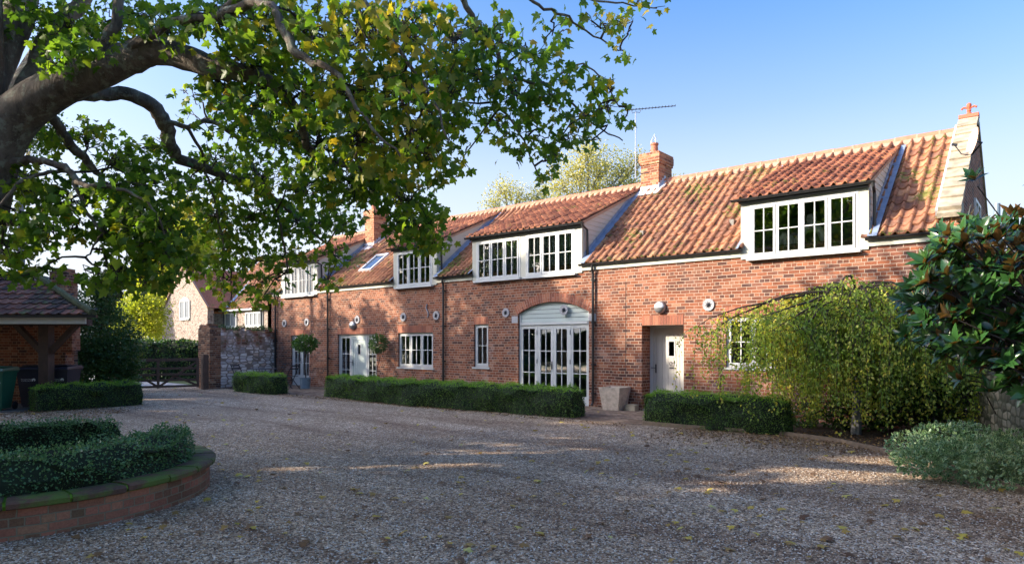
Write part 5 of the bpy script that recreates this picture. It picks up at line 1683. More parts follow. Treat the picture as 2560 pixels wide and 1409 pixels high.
# --- magnolia
def magnolia():
    base = K(6.6, 7.4); t = thing('magnolia_tree', 'glossy large-leaved magnolia overhanging the right edge', 'tree', base)
    hub = base + Vector((0, 0, 1.3)); tr = MB(); tr.tube([base, base + Vector((.02, 0, .7)), hub], [.11, .09, .08], 8)
    tr.build('trunk', M['greybark'], t)
    MVt = []; nseg = 6
    for k in range(nseg + 1):
        y_ = k / nseg; w = .19 * math.sin(math.pi * min(1, y_ ** .8 * .97 + .015)) + .006; z = -.18 * y_ * y_ + .0
        MVt += [(-w, y_, z + .05 * (w / .19)), (0, y_, z), (w, y_, z + .05 * (w / .19))]
    MF = []
    for k in range(nseg):
        a = k * 3; MF += [(a, a + 1, a + 4, a + 3), (a + 1, a + 2, a + 5, a + 4)]
    pts = []
    regions = [(2350, 640, 55, 55, 15), (2330, 690, 40, 40, 8), (2450, 590, 60, 30, 10), (2420, 620, 80, 70, 22), (2500, 640, 70, 80, 22), (2560, 620, 60, 80, 18), (2320, 720, 50, 55, 13), (2380, 730, 80, 70, 26), (2480, 740, 90, 80, 30), (2570, 740, 80, 90, 24),
               (2330, 800, 50, 40, 14), (2350, 680, 60, 60, 16), (2450, 690, 80, 60, 22), (2325, 770, 40, 40, 8), (2420, 780, 80, 50, 22), (2530, 800, 70, 60, 20), (2360, 860, 50, 30, 10), (2400, 830, 80, 50, 22), (2480, 850, 80, 60, 24), (2560, 860, 80, 70, 22), (2450, 905, 50, 30, 8), (2530, 920, 60, 25, 9), (2640, 700, 80, 160, 30), (2640, 850, 80, 90, 20), (2540, 575, 40, 25, 5), (2505, 590, 30, 20, 4), (2720, 760, 80, 200, 30)]
    br = MB(); P, Yd, Nr = [], [], []
    for px, py, rx, ry, n in regions:
        for i in range(n):
            e = at(px + rnd.gauss(0, rx * .6), py + rnd.gauss(0, ry * .6), rnd.uniform(6.5, 8.6))
            pts.append(e); d = (e - hub).normalized(); d = (d + Vector((rnd.gauss(0, .35), rnd.gauss(0, .35), .35 + rnd.gauss(0, .35)))).normalized()
            if i % 3 == 0:
                br.tube([hub, hub.lerp(e, .5) + Vector((0, 0, .1)), e - d * .1], [.016, .010, .006], 5)
            else: br.tube([e - d * .35 + (hub - e) * .12, e - d * .1], [.008, .006], 4)
            a = d.cross(Vector((0, 0, 1))).normalized(); b = a.cross(d)
            m_ = rnd.randint(11, 15)
            for q in range(m_):
                th = q * 2.4 + rnd.random(); tilt = rnd.uniform(.35, 1.25); rad = a * math.cos(th) + b * math.sin(th)
                yd = d * math.cos(tilt) + rad * math.sin(tilt); nr = d * math.sin(tilt) - rad * math.cos(tilt)
                P.append(tuple(e - d * .03 * q / m_)); Yd.append(tuple(yd)); Nr.append(tuple(nr))
    br.build('branches', M['twig'], t)
    P, Yd, Nr = map(np.array, (P, Yd, Nr)); n = len(P)
    scatter('leaves', MVt, MF, P, frame_mats(Yd, Nr), rng.uniform(.115, .195, n), M['magnolia'], t)
    print('magnolia', n)


magnolia()


# --- dark evergreen undergrowth under birch / by the wall
def leaf_cloud(t, name, blobs, n_per_m2, size, mat, tv=QUAD_V, tf=QUAD_F, shell=.55, core=True, zmin=0.02):
    P, O = [], []
    for c, r_ in blobs:
        c = np.array(c); r3 = np.array(r_ if hasattr(r_, '__len__') else (r_, r_, r_)); n = int(n_per_m2 * 4 * np.pi * np.mean(r3) ** 2)
        d = rng.normal(size=(n, 3)); d /= np.linalg.norm(d, axis=1)[:, None]
        lump = 1 + .16 * np.sin(d[:, 0] * 7 + c[0] * 3) * np.sin(d[:, 1] * 6 + c[1]) + .10 * np.sin(d[:, 2] * 11 + c[2] * 5)
        rr = (rng.uniform(shell, 1, n)) * lump
        p = c + d * rr[:, None] * r3; ok = p[:, 2] > zmin; P.append(p[ok]); O.append(d[ok])
    P, O = np.concatenate(P), np.concatenate(O); n = len(P)
    return scatter(name, tv, tf, P, frame_mats(O + rng.normal(0, .8, (n, 3)), O + rng.normal(0, .8, (n, 3))), rng.uniform(.7, 1.3, n) * size, M[mat], t)


def tree(name, label, cat, base, trunk_r, blobs, dens, size, mat, bark='twig', shell=.3, group=None, trunk_top=None, tv=QUAD_V, tf=QUAD_F, limbs=True):
    base = Vector(base); t = thing(name, label, cat, base, group=group)
    zc = max(c[2] for c, r_ in blobs); zl = min(c[2] for c, r_ in blobs)
    fork = base + Vector((0, 0, max(.4, (zl - base.z) * .7)))
    mb = MB(); topc = Vector(max(blobs, key=lambda b: b[0][2])[0])
    mb.tube([base, base.lerp(fork, .5) + Vector((.02, .03, 0)), fork, fork.lerp(topc, .5), topc], [trunk_r * 1.15, trunk_r, trunk_r * .85, trunk_r * .5, trunk_r * .15], 8)
    mb.build('trunk', M[bark], t)
    if limbs:
        mb = MB()
        for c, r_ in blobs:
            c = Vector(c); s0 = fork.lerp(topc, rnd.uniform(0, .5)); rr = r_ if not hasattr(r_, '__len__') else sum(r_) / 3
            mb.tube([s0, s0.lerp(c, .5) + Vector((0, 0, .1 * rr)), c], [trunk_r * .4, trunk_r * .25, trunk_r * .12], 5)
            for k in range(14):
                d = Vector((rnd.gauss(0, 1), rnd.gauss(0, 1), rnd.gauss(.3, .9))).normalized(); e = c + d * rr * rnd.uniform(.6, .98)
                s1 = s0.lerp(c, rnd.uniform(.5, 1)); mb.tube([s1, s1.lerp(e, .5) + Vector((0, 0, .05)), e], [trunk_r * .12, trunk_r * .07, trunk_r * .03], 4, cap=False)
        mb.build('limbs', M[bark], t)
    leaf_cloud(t, 'crown', blobs, dens, size, mat, tv, tf, shell)
    return t


def blobs_px(lst, Y):
    out = []
    for e in lst:
        px, py, r_ = e[:3]; yy = e[3] if len(e) > 3 else Y; out.append((tuple(at(px, py, yy)), r_))
    return out


# dark shrubs below the birch on the right
tree('evergreen_shrub', 'dark evergreen shrub in the shade below the weeping birch', 'shrub', tuple(at(2300, 858, 12.2).xy) + (0,), .04, [(tuple(at(2260, 1010, 12.2)), .45), (tuple(at(2340, 990, 12.0)), .5), (tuple(at(2400, 1000, 11.6)), .42), (tuple(at(2190, 1030, 12.3)), .38), (tuple(at(2100, 1035, 12.7)), .36), (tuple(at(2010, 1035, 13.0)), .34)], 420, .07, 'darkleaf', shell=.5)
tree('climbing_shrub', 'yellowing climber hanging over the garden wall behind the magnolia', 'shrub', tuple(at(2410, 858, 11.4).xy) + (0,), .03, [(tuple(at(2405, 890, 11.2)), .38), (tuple(at(2440, 960, 11.2)), .3), (tuple(at(2380, 800, 11.4)), .42), (tuple(at(2350, 880, 11.6)), .3), (tuple(at(2470, 940, 10.6)), .25), (tuple(at(2440, 1030, 11)), .25)], 260, .05, 'birchleaf', shell=.4)
# bush behind the bins
def gpx(px, Y): p = at(px, 858, Y); return (p.x, p.y, 0)
tree('evergreen_bush', 'large dark ivy-clad evergreen bush right of the bin shelter', 'bush', gpx(245, 21), .12, blobs_px([(225, 900, .95), (250, 830, 1.0), (235, 770, .75), (290, 880, .85), (262, 940, .9), (205, 850, .7), (300, 940, .6), (255, 720, .4), (180, 930, .6)], 21), 420, .075, 'darkleaf', shell=.6)
tree('conifer', 'thin dark conifer spire above the evergreen bush', 'conifer', gpx(272, 44), .15, blobs_px([(272, 790, (.9, .9, 1.8)), (272, 740, (.7, .7, 1.6)), (271, 705, (.35, .35, 1.1))], 44), 120, .2, 'conifer', group='distant conifers')
tree('conifer', 'second, narrower dark conifer spire by the yellow tree', 'conifer', gpx(290, 44), .15, blobs_px([(290, 790, (.8, .8, 1.6)), (289, 745, (.4, .4, 1.6)), (289, 715, (.2, .2, .9))], 44), 120, .2, 'conifer', group='distant conifers')
tree('acacia_tree', 'small yellow-green tree behind the gate', 'tree', gpx(347, 34), .09, blobs_px([(345, 790, 1.25), (315, 820, .8), (385, 815, .95), (350, 750, .8), (390, 770, .8), (320, 780, .7)], 34), 120, .11, 'yellowtree', shell=.1)
tree('yellow_tree', 'bright yellow tree left of the flint gable', 'tree', gpx(410, 56), .25, blobs_px([(400, 720, 2.6), (380, 790, 2.6), (430, 660, 2.8), (455, 610, 2.6), (395, 650, 1.8), (345, 770, 1.6)], 56), 60, .26, 'yellowtree', shell=.2)
tree('distant_tree', 'pale hazy tree seen through a gap in the sycamore leaves', 'tree', gpx(480, 75), .3, blobs_px([(470, 560, 3.2), (500, 620, 3.5), (440, 600, 2.6), (480, 530, 2.0)], 75), 30, .3, 'palebirch', shell=.2)
tree('birch_tree', 'tall pale-leaved birch rising behind the roof left of the chimney', 'tree', gpx(1470, 42), .22, blobs_px([(1440, 430, 1.7), (1500, 420, 1.8), (1560, 430, 1.5), (1470, 380, 1.1), (1400, 470, 1.5), (1500, 480, 1.8), (1580, 470, 1.2), (1600, 400, .8)], 42), 46, .13, 'palebirch', shell=.15, bark='greybark')
tree('birch_tree', 'smaller pale birch crown above the middle of the ridge', 'tree', gpx(1290, 44), .16, blobs_px([(1260, 475, 1.1), (1300, 500, 1.3), (1350, 495, 1.1), (1230, 510, .9)], 44), 46, .13, 'palebirch', shell=.15, bark='greybark')
tree('birch_tree', 'wispy birch tip just right of the chimney', 'tree', gpx(1690, 46), .14, blobs_px([(1685, 450, .75), (1700, 480, 1.0)], 46), 22, .12, 'palebirch', shell=.15, bark='greybark')
tree('pine_tree', 'tall tree with straight grey trunk above the broken wall', 'tree', gpx(52, 24), .12, [(tuple(at(30, 280, 24)), 1.4), (tuple(at(80, 330, 24.5)), 1.2)], 60, .14, 'darkleaf', bark='greybark', shell=.2)
hA, hB = gpx(300, 30), gpx(560, 30)
hedge('laurel_hedge', 'tall dark laurel hedge beyond the field gate', [hA, hB], 1.2, 1.72, leaf=.09, dens=170, mat='darkleaf', top=None, rough=.06)


# --- the great sycamore
def sycamore():
    base = K(-7.45, 8.6); base.z = 0
    t = thing('sycamore_tree', 'huge old sycamore whose leafy limbs arch over the whole courtyard', 'tree', base)
    trunk = MB()
    def P_(px, py, Y): return at(px, py, Y)
    trunk.tube([base + Vector((0, 0, -.1)), base + Vector((.02, .02, .5)), base + Vector((0, 0, 1.4)), P_(-95, 660, 8.55), P_(-70, 560, 8.5), P_(-48, 440, 8.5)], [.55, .44, .40, .38, .36, .34], 16)
    limbs = []; skel = []   # (point, radius)
    def limb(pts, sub=2):
        P = [P_(px, py, Y) for px, py, w, Y in pts]; W = [w * Y / F / 2 for px, py, w, Y in pts]
        # smooth (Catmull-Rom)
        out, wr = [], []
        for i in range(len(P) - 1):
            p0, p1, p2, p3 = P[max(i - 1, 0)], P[i], P[i + 1], P[min(i + 2, len(P) - 1)]
            for k in range(4):
                q = k / 4; out.append(.5 * ((2 * p1) + (p2 - p0) * q + (2 * p0 - 5 * p1 + 4 * p2 - p3) * q * q + (3 * p1 - p0 - 3 * p2 + p3) * q ** 3)); wr.append(W[i] * (1 - q) + W[i + 1] * q)
        out.append(P[-1]); wr.append(W[-1])
        for o_, w_ in zip(out, wr):
            if w_ < .2: o_ += Vector((rnd.gauss(0, .012), rnd.gauss(0, .012), rnd.gauss(0, .012)))
            skel.append((o_, w_))
        lm = MB(); lm.tube(out, wr, 12 if max(wr) > .1 else 7); limbs.append(lm)
    limb([(-68, 540, 146, 8.5), (-34, 430, 125, 8.5), (5, 340, 112, 8.45), (60, 275, 102, 8.4), (150, 217, 92, 8.3), (260, 172, 84, 8.2), (330, 140, 76, 8.1), (400, 128, 68, 8), (480, 150, 60, 7.9), (560, 175, 50, 7.8), (640, 190, 42, 7.8), (700, 225, 30, 7.8), (745, 290, 24, 8), (765, 350, 20, 8.2), (800, 400, 17, 8.4), (900, 425, 13, 8.6), (980, 470, 9, 8.8), (1040, 560, 5, 9)])
    limb([(120, 250, 40, 8.4), (190, 238, 36, 8.7), (270, 234, 33, 9), (330, 240, 34, 9.2), (390, 272, 36, 9.4), (415, 315, 37, 9.6), (430, 370, 31, 9.8), (450, 398, 28, 10), (520, 425, 22, 10.2), (600, 450, 16, 10.4), (680, 490, 12, 10.6), (760, 560, 8, 10.8), (830, 620, 5, 11)])
    limb([(410, 295, 14, 9.5), (470, 318, 12, 9.6), (520, 303, 11, 9.8), (580, 335, 11, 10), (620, 390, 10, 10.2), (650, 450, 8, 10.4), (700, 560, 6, 10.6), (720, 680, 4, 10.8)])
    limb([(468, 318, 9, 9.6), (500, 370, 8, 9.8), (515, 430, 6, 10), (540, 520, 5, 10.2), (560, 640, 4, 10.4)])
    limb([(105, 270, 24, 8.5), (150, 322, 25, 8.8), (178, 365, 24, 9), (215, 398, 20, 9.2), (250, 440, 14, 9.4), (290, 500, 10, 9.6), (340, 560, 8, 9.8), (380, 640, 5, 10)])
    limb([(15, 410, 34, 8.5), (70, 402, 20, 8.4), (120, 405, 17, 8.2), (170, 425, 17, 8), (200, 458, 15, 7.9), (240, 465, 13, 7.8), (310, 475, 9, 7.8), (380, 520, 6, 7.8), (420, 600, 4, 8)])
    limb([(190, 450, 13, 8), (206, 510, 11, 8), (235, 560, 8, 8), (260, 580, 7, 8.1), (235, 615, 5, 8.1), (215, 645, 4, 8.1)])
    limb([(180, 425, 12, 8.2), (120, 430, 10, 8.1), (60, 450, 9, 8), (10, 500, 8, 7.9), (-30, 540, 6, 7.9)])
    limb([(-50, 300, 60, 8.6), (0, 130, 85, 8.8), (40, 50, 75, 9), (65, -40, 66, 9.2), (90, -160, 50, 9.4)])
    limb([(20, 340, 60, 8.5), (90, 170, 45, 8.9), (150, 60, 42, 9.3), (200, 10, 36, 9.5), (260, -80, 28, 9.7)])
    limb([(300, 160, 40, 8.1), (250, 130, 30, 8), (290, 60, 26, 8), (300, -30, 22, 8)])
    limb([(300, 150, 30, 8.1), (420, 60, 20, 7.6), (540, 40, 24, 7.2), (640, 10, 26, 6.9), (690, 30, 24, 6.7), (720, 90, 25, 6.6), (760, 145, 20, 6.5), (830, 175, 15, 6.4), (880, 250, 11, 6.3), (930, 320, 8, 6.3), (1000, 390, 5, 6.3)])
    limb([(560, 30, 22, 7.3), (680, -60, 24, 7), (850, -40, 20, 6.8), (950, 60, 14, 6.7), (1020, 160, 10, 6.7), (1090, 260, 7, 6.7), (1120, 360, 4, 6.7)])
    limb([(850, -40, 20, 7), (1000, -90, 22, 7.4), (1120, -40, 18, 7.8), (1170, 20, 15, 8), (1200, 85, 14, 8.1), (1235, 115, 12, 8.2), (1262, 170, 10, 8.3), (1300, 200, 8, 8.4), (1375, 215, 7, 8.5), (1430, 260, 6, 8.6), (1500, 320, 4, 8.7), (1560, 350, 3, 8.8)])
    limb([(1208, 100, 9, 8.1), (1210, 170, 7, 8.3), (1235, 250, 6, 8.5), (1300, 330, 5, 8.7), (1330, 400, 4, 8.9), (1352, 450, 3, 9)])
    limb([(1120, -40, 14, 7.8), (1260, -60, 12, 8), (1335, 5, 8, 8.1), (1390, 32, 7, 8.2), (1450, 62, 5, 8.3), (1520, 110, 4, 8.4), (1560, 130, 3, 8.4)])
    limb([(1260, -60, 10, 8), (1400, -50, 8, 8.1), (1480, 0, 6, 8.2), (1560, 10, 4, 8.3), (1640, 20, 3, 8.4)])
    limb([(1370, 215, 6, 8.5), (1440, 160, 4, 8.5), (1500, 190, 4, 8.5), (1550, 260, 3, 8.6)])
    # off-frame limbs
    for (bx, by, bz) in ((-12, -15.5, 7), (-7, -17.0, 7), (-13.5, -10, 8), (-9, -12.5, 10)):
        lm = MB(); e = Vector((bx, by, bz)); s0 = P_(-40, 420, 8.5); lm.tube([s0, s0.lerp(e, .5) + Vector((0, 0, .5)), e], [.26, .16, .05], 8); limbs.append(lm)
        for q in np.linspace(.4, 1, 4): skel.append((s0.lerp(e, q), .1))
    tko = trunk.build('trunk', M['bark'], t, smooth=True)
    for lm in limbs: lm.build('limb', M['bark'], t, smooth=True)
    # clumps: px, py, rx, ry, depth, leaves, yellow
    C = [(60, 40, 90, 60, 9, 150, 0), (180, 60, 90, 70, 9, 170, 0), (300, 50, 100, 60, 8.5, 170, 0), (420, 70, 100, 70, 8, 170, 0), (540, 50, 100, 70, 7.5, 170, 0), (150, 130, 70, 50, 8, 130, 0), (230, 110, 60, 50, 8, 90, 0),
         (660, 60, 100, 90, 7.5, 200, .2), (780, 80, 110, 100, 7.2, 220, .35), (900, 90, 110, 100, 6.9, 230, .6), (1020, 80, 110, 100, 7, 230, .6), (1120, 100, 90, 90, 7.6, 170, .35), (1230, 90, 80, 80, 8, 120, .15), (1320, 130, 80, 70, 8.2, 95, .1), (1380, 90, 60, 60, 8.4, 40, .2),
         (1420, 180, 50, 40, 8.4, 40, .2), (1500, 60, 60, 40, 8.4, 24, .4), (1570, 80, 60, 50, 8.4, 28, .4), (1600, 15, 60, 18, 8.4, 18, .4), (1560, 130, 30, 20, 8.4, 10, .3),
         (620, 150, 90, 70, 7.6, 150, .1), (560, 215, 70, 50, 8.2, 120, .1), (680, 240, 90, 80, 8, 190, .2), (780, 230, 100, 80, 7.6, 210, .25), (890, 240, 110, 90, 7, 230, .4), (1000, 240, 110, 90, 7, 230, .4), (1110, 230, 90, 90, 7.8, 180, .2), (1200, 200, 80, 70, 8.2, 140, .1), (1290, 240, 80, 60, 8.5, 120, .1), (1380, 250, 60, 50, 8.5, 65, .15),
         (1450, 290, 60, 40, 8.7, 50, .2), (1510, 270, 50, 40, 8.7, 40, .2), (1530, 220, 30, 30, 8.6, 14, .3), (1560, 300, 20, 25, 8.8, 12, .2), (1480, 210, 40, 30, 8.6, 24, .2), (1400, 350, 70, 40, 8.8, 55, .15), (1350, 320, 60, 50, 8.8, 60, .1), (1370, 400, 35, 30, 8.9, 26, .2), (1365, 450, 25, 22, 9, 18, .2), (1480, 350, 30, 20, 8.8, 12, .2), (1290, 380, 40, 30, 8.8, 18, .1), (1240, 310, 60, 50, 8.7, 60, .1),
         (610, 310, 90, 60, 9.4, 170, .05), (700, 340, 100, 80, 9, 210, .1), (800, 360, 100, 90, 8.4, 230, .1), (910, 350, 100, 90, 7.6, 230, .3), (1010, 370, 90, 80, 7.4, 200, .4), (1080, 380, 60, 70, 7.8, 110, .25), (1110, 320, 60, 60, 8, 90, .2), (1160, 390, 40, 40, 8.6, 25, .1),
         (215, 350, 70, 50, 9.4, 90, .05), (120, 340, 50, 40, 9.4, 80, .05), (80, 470, 90, 50, 8.6, 160, .1), (170, 500, 80, 50, 8.2, 150, .1), (300, 400, 90, 40, 9.6, 120, 0), (350, 370, 60, 30, 9.8, 60, .05), (290, 470, 90, 50, 8.4, 170, 0), (390, 460, 80, 60, 9, 170, 0), (540, 390, 70, 30, 10.4, 90, .1), (560, 450, 90, 60, 10.6, 200, .05), (660, 440, 90, 70, 10.4, 220, .05), (770, 460, 90, 70, 9.8, 230, .05), (870, 460, 90, 70, 9, 230, .1), (960, 450, 80, 50, 8.8, 170, .1), (1030, 500, 70, 60, 8.8, 170, .1), (1075, 560, 45, 60, 9, 110, .05), (1090, 620, 30, 35, 9.2, 45, .05), (1030, 590, 45, 45, 9.4, 80, .05), (995, 545, 35, 40, 9.4, 70, .05),
         (40, 560, 70, 50, 8.4, 130, .1), (130, 580, 60, 40, 8.2, 100, .1), (30, 640, 60, 35, 8.2, 90, .1), (80, 680, 60, 25, 8.2, 50, .1), (190, 570, 30, 25, 8.2, 25, .1), (320, 545, 80, 60, 8.2, 220, 0), (390, 570, 70, 70, 8.3, 220, 0), (330, 620, 70, 50, 8.1, 170, 0), (400, 650, 60, 60, 8.2, 150, .02), (300, 680, 50, 35, 8, 90, 0), (240, 702, 45, 16, 7.9, 40, 0), (370, 705, 50, 20, 8.1, 60, .1), (440, 590, 50, 60, 9, 80, .1), (470, 660, 45, 40, 10, 80, .3), (260, 590, 40, 30, 8.2, 30, 0),
         (540, 540, 80, 60, 10.8, 190, .05), (640, 550, 90, 60, 11, 220, .05), (740, 560, 80, 60, 11, 210, .05), (820, 545, 70, 45, 10.6, 160, .05), (870, 560, 30, 30, 10.2, 40, .05), (560, 630, 70, 50, 11, 150, .15), (640, 650, 80, 45, 11.2, 110, .15), (730, 635, 70, 30, 11.2, 70, .1), (830, 640, 60, 35, 11, 55, .15), (560, 700, 50, 40, 11, 70, .3), (640, 715, 55, 30, 11.2, 55, .2), (690, 700, 35, 30, 11.3, 28, .15), (820, 700, 35, 25, 11.3, 26, .2), (650, 752, 30, 14, 11.4, 24, .3), (580, 752, 22, 14, 11.4, 12, .5), (560, 590, 50, 40, 11, 60, .3), (470, 480, 40, 40, 10.4, 50, .1), (480, 240, 50, 30, 10, 24, .1), (560, 250, 50, 30, 10, 40, .1), (400, 360, 30, 20, 10, 16, .1), (500, 300, 60, 30, 10.2, 20, .1)]
    # crown beyond the frame: above, left and behind
    hid = []
    for i in range(26):
        for _ in range(40):
            a = rnd.uniform(0, 2 * math.pi); rr = rnd.uniform(0, 6.3); z = rnd.uniform(6.3, 10.2)
            p = Vector((base.x + rr * math.cos(a) + .5, base.y + rr * math.sin(a) - .5, z))
            px, py, Y = to_px(p)
            lim = 6.5 * math.sqrt(max(0, 1 - ((z - 5.5) / 5.2) ** 2))
            if rr > lim: continue
            if Y > .5 and px > -60 and py > -110: continue
            if (p - C0).length < 3: continue
            hid.append(p); break
    SK = np.array([tuple(s[0]) for s in skel])
    tw = MB(); G, Yl = [], []
    scale = 1.0
    for px, py, rx, ry, Y, n, yel in C:
        hub = P_(px, py, Y); j = int(np.argmin(((SK - np.array(hub)) ** 2).sum(1))); s0 = Vector(SK[j])
        dist = (hub - s0).length
        if dist > .15:
            mid = s0.lerp(hub, .5) + Vector((rnd.gauss(0, .06), rnd.gauss(0, .06), dist * .12))
            tw.tube([s0, s0.lerp(mid, .5) + Vector((rnd.gauss(0, .03),) * 3), mid, mid.lerp(hub, .5) + Vector((rnd.gauss(0, .03),) * 3), hub], [.017, .014, .012, .010, .008], 5, cap=False)
        N_ = int(n * scale); k = 0
        while k < N_:
            m_ = rnd.randint(2, 5)
            # twig end in the blob
            while True:
                a, b, c = rnd.uniform(-1, 1), rnd.uniform(-1, 1), rnd.uniform(-1, 1)
                if a * a + b * b + c * c <= 1: break
            e = P_(px + a * rx * 1.05, py + b * ry * 1.05, Y + c * (.55 + rx / 180))
            st = hub.lerp(s0, rnd.uniform(0, .4)) if rnd.random() < .6 else hub.lerp(e, rnd.uniform(.1, .5))
            if rnd.random() < .62:
                dd = e - st; L_ = dd.length
                pts = [st]
                for q in (.25, .5, .75): pts.append(st + dd * q + Vector((rnd.gauss(0, .07) * L_, rnd.gauss(0, .07) * L_, rnd.gauss(.03, .07) * L_)))
                pts.append(e); tw.tube(pts, [.010, .008, .0065, .005, .004], 3, cap=False)
            for q in range(m_):
                (Yl if rnd.random() < yel else G).append((e.x + rnd.gauss(0, .07), e.y + rnd.gauss(0, .07), e.z + rnd.gauss(0, .06)))
                k += 1
    tw.build('twigs', M['twig'], t)
    for nm, A, mt in (('leaves', G, 'maple'), ('turning_leaves', Yl, 'maple_yellow')):
        A = np.array(A); n = len(A)
        scatter(nm, MAPLE_V, MAPLE_F, A, hang_mats(n, .85), rng.uniform(.068, .128, n), M[mt], t)
    print('sycamore leaves', len(G), len(Yl))
    A = []
    for p in hid:
        n = 150; d = rng.normal(size=(n, 3)); d /= np.linalg.norm(d, axis=1)[:, None]; A.append(np.array(p) + d * rng.uniform(.2, 1.15, (n, 1)))
    A = np.concatenate(A)
    rx_, ry_ = A[:, 0] - CX, A[:, 1] - CY; Xc = sT * rx_ + cT * ry_; Yc = -cT * rx_ + sT * ry_
    pxs = 1280 + F * Xc / np.maximum(Yc, .01); pys = 858 - F * (A[:, 2] - CZ) / np.maximum(Yc, .01)
    ok = ~((Yc > .3) & (pxs > -20) & (pxs < 2600) & (pys > -30)); A = A[ok]
    scatter('outer_leaves', SIMPLE_V, SIMPLE_F, A, hang_mats(len(A), .85), rng.uniform(.14, .22, len(A)), M['maple'], t)


sycamore()


# trees of the garden round the courtyard (they shade it, and show in the window glass)
def garden_tree(x, y, h, r_, label, nb=26, z0=2.6, dens=22, size=.26, seed=0):
    rg = random.Random(seed); bl = []
    for i in range(nb):
        a = rg.uniform(0, 2 * math.pi); z = rg.uniform(z0 + 1, h - 1); lim = (r_ - 1) * math.sqrt(max(.05, 1 - ((z - (z0 + h) / 2) / ((h - z0) / 2)) ** 2)); rr = lim * math.sqrt(rg.random())
        bl.append(((x + rr * math.cos(a), y + rr * math.sin(a), z), rg.uniform(1.0, 1.7)))
    return tree('broadleaf_tree', label, 'tree', (x, y, 0), .3, bl, dens, size, 'maple', bark='bark', shell=.1, group='garden trees around the courtyard', tv=SIMPLE_V, tf=SIMPLE_F)


garden_tree(-28, -17.5, 14.8, 5.8, 'tall broad tree left of the courtyard, beyond the bin shelter', nb=34, z0=3, seed=1)
garden_tree(-37, -18, 13.5, 5.6, 'broad tree farthest left, beyond the bin shelter', nb=34, z0=3, seed=6)
garden_tree(-26.5, -24.5, 16.3, 6.2, 'tallest broad tree, far across the courtyard from the arched doors', nb=40, z0=4, seed=7)
garden_tree(-20, -21.5, 8.6, 5.3, 'broad tree across the courtyard from the flint wall', nb=30, seed=2)
garden_tree(-13.5, -24, 9.3, 5.6, 'broad tree behind the viewer, opposite the arched doors', nb=34, z0=2, seed=3)
garden_tree(-4, -22.5, 9.6, 5.4, 'broad tree behind the viewer, opposite the grey door', nb=34, z0=2, seed=4)
garden_tree(-9, -21.5, 9.8, 5.0, 'rounded tree behind the viewer, between two taller ones', nb=34, z0=2, seed=8)
garden_tree(6, -26, 9, 5.0, 'broad tree behind the viewer, opposite the right gable', seed=5)
hedge('laurel_hedge', 'long tall laurel hedge added unseen behind the viewer to darken window reflections', [(-48, -29), (-30, -32), (-10, -31), (16, -30)], 1.6, 2.4, leaf=.14, dens=45, mat='darkleaf', top=None, rough=.12)  # unseen hedge, added to block the low sky from the window glass


# ============================================================ COTTAGE BEHIND
cot = thing('flint_cottage', 'sunlit flint cottage with arched gable window and red tiled roof, beyond the wall', 'house', (-42.4, 4.7, 0))
mb = MB(); mb.prism([(-45.7, 0), (-39.2, 0), (-39.2, 3.95), (-42.4, 6.55), (-45.7, 3.85)], 'y', 4.7, 5.1); mb.build('gable_wall', M['flint_far'], cot)
mb = MB(); mb.box(-45.7, -45.3, 5.1, 11, 0, 3.8); mb.build('side_wall', M['flint_far'], cot)
mb = MB(); mb.box(-39.2, -28, 6.0, 6.3, 0, 3.7); mb.build('front_wall', M['flint_far'], cot)
def slope(name, x0, x1, y0, z0, y1, z1, seed): return pantiles(name, M['tile'], cot, x0, x1, y0, z0, y1, z1, seed=seed, tw=.25, gauge=.33)
slope('roof', -42.4, -26, 5.85, 3.72, 10, 7.5, 31)
mb = MB(); mb.face([(-39.05, 4.75, 3.85), (-39.05, 11, 3.85), (-42.4, 11, 6.62), (-42.4, 4.75, 6.62)]); mb.face([(-45.85, 4.75, 3.78), (-42.4, 4.75, 6.62), (-42.4, 11, 6.62), (-45.85, 11, 3.78)]); mb.build('gable_roof', M['tile_dormer'], cot)
mb = MB(); mb.bar((-45.85, 4.66, 3.78), (-42.4, 4.66, 6.66), .14, .09); mb.bar((-39.05, 4.66, 3.88), (-42.4, 4.66, 6.66), .14, .09); mb.build('bargeboard', M['bedding'], cot)
mb = MB(); mb.bar((-39.1, 5.9, 3.95), (-40.6, 8.6, 6.2), .18, .05); mb.build('lead_valley', M['lead'], cot)
mb = MB(); mb.tube([(-39.9, 5.78, 3.70), (-28, 5.78, 3.70)], .06, 8); mb.build('gutter', M['leadlight'], cot)
for x in (-39.55, -35.0): 
    mb = MB(); mb.tube([(x, 5.85, 3.66), (x, 5.9, 3.45), (x, 5.9, 0)], .045, 8); mb.build('downpipe', M['iron'], cot)


def cot_window(x0, x1, z0, z1, y, n, arch=False):
    mb, gl = MB(), MB(); w = (x1 - x0) / n
    mb.box(x0, x1, y - .10, y - .03, z0 - .07, z0); mb.box(x0, x1, y - .06, y, z1 - .07, z1); mb.box(x0, x1, y - .06, y, z0, z0 + .08)
    for i in range(n + 1): mb.box(x0 + w * i - .05, x0 + w * i + .05, y - .065, y - .002, z0 + .001, z1 - .001)
    if arch: mb.prism([(x0, z1)] + [(x0 + (x1 - x0) * q, z1 + .22 * math.sin(math.pi * q)) for q in np.linspace(.1, .9, 7)] + [(x1, z1)], 'y', y - .06, y - .01)
    gl.face([(x0, y - .03, z0), (x1, y - .03, z0), (x1, y - .03, z1), (x0, y - .03, z1)])
    r = mb.build('window', M['white'], cot); gl.build('pane', M['panegrey'], r)


def wxz(px, py, y):
    d = ray(px, py); q = (y - CY) / d.y; p = C0 + d * q; return p.x, p.z


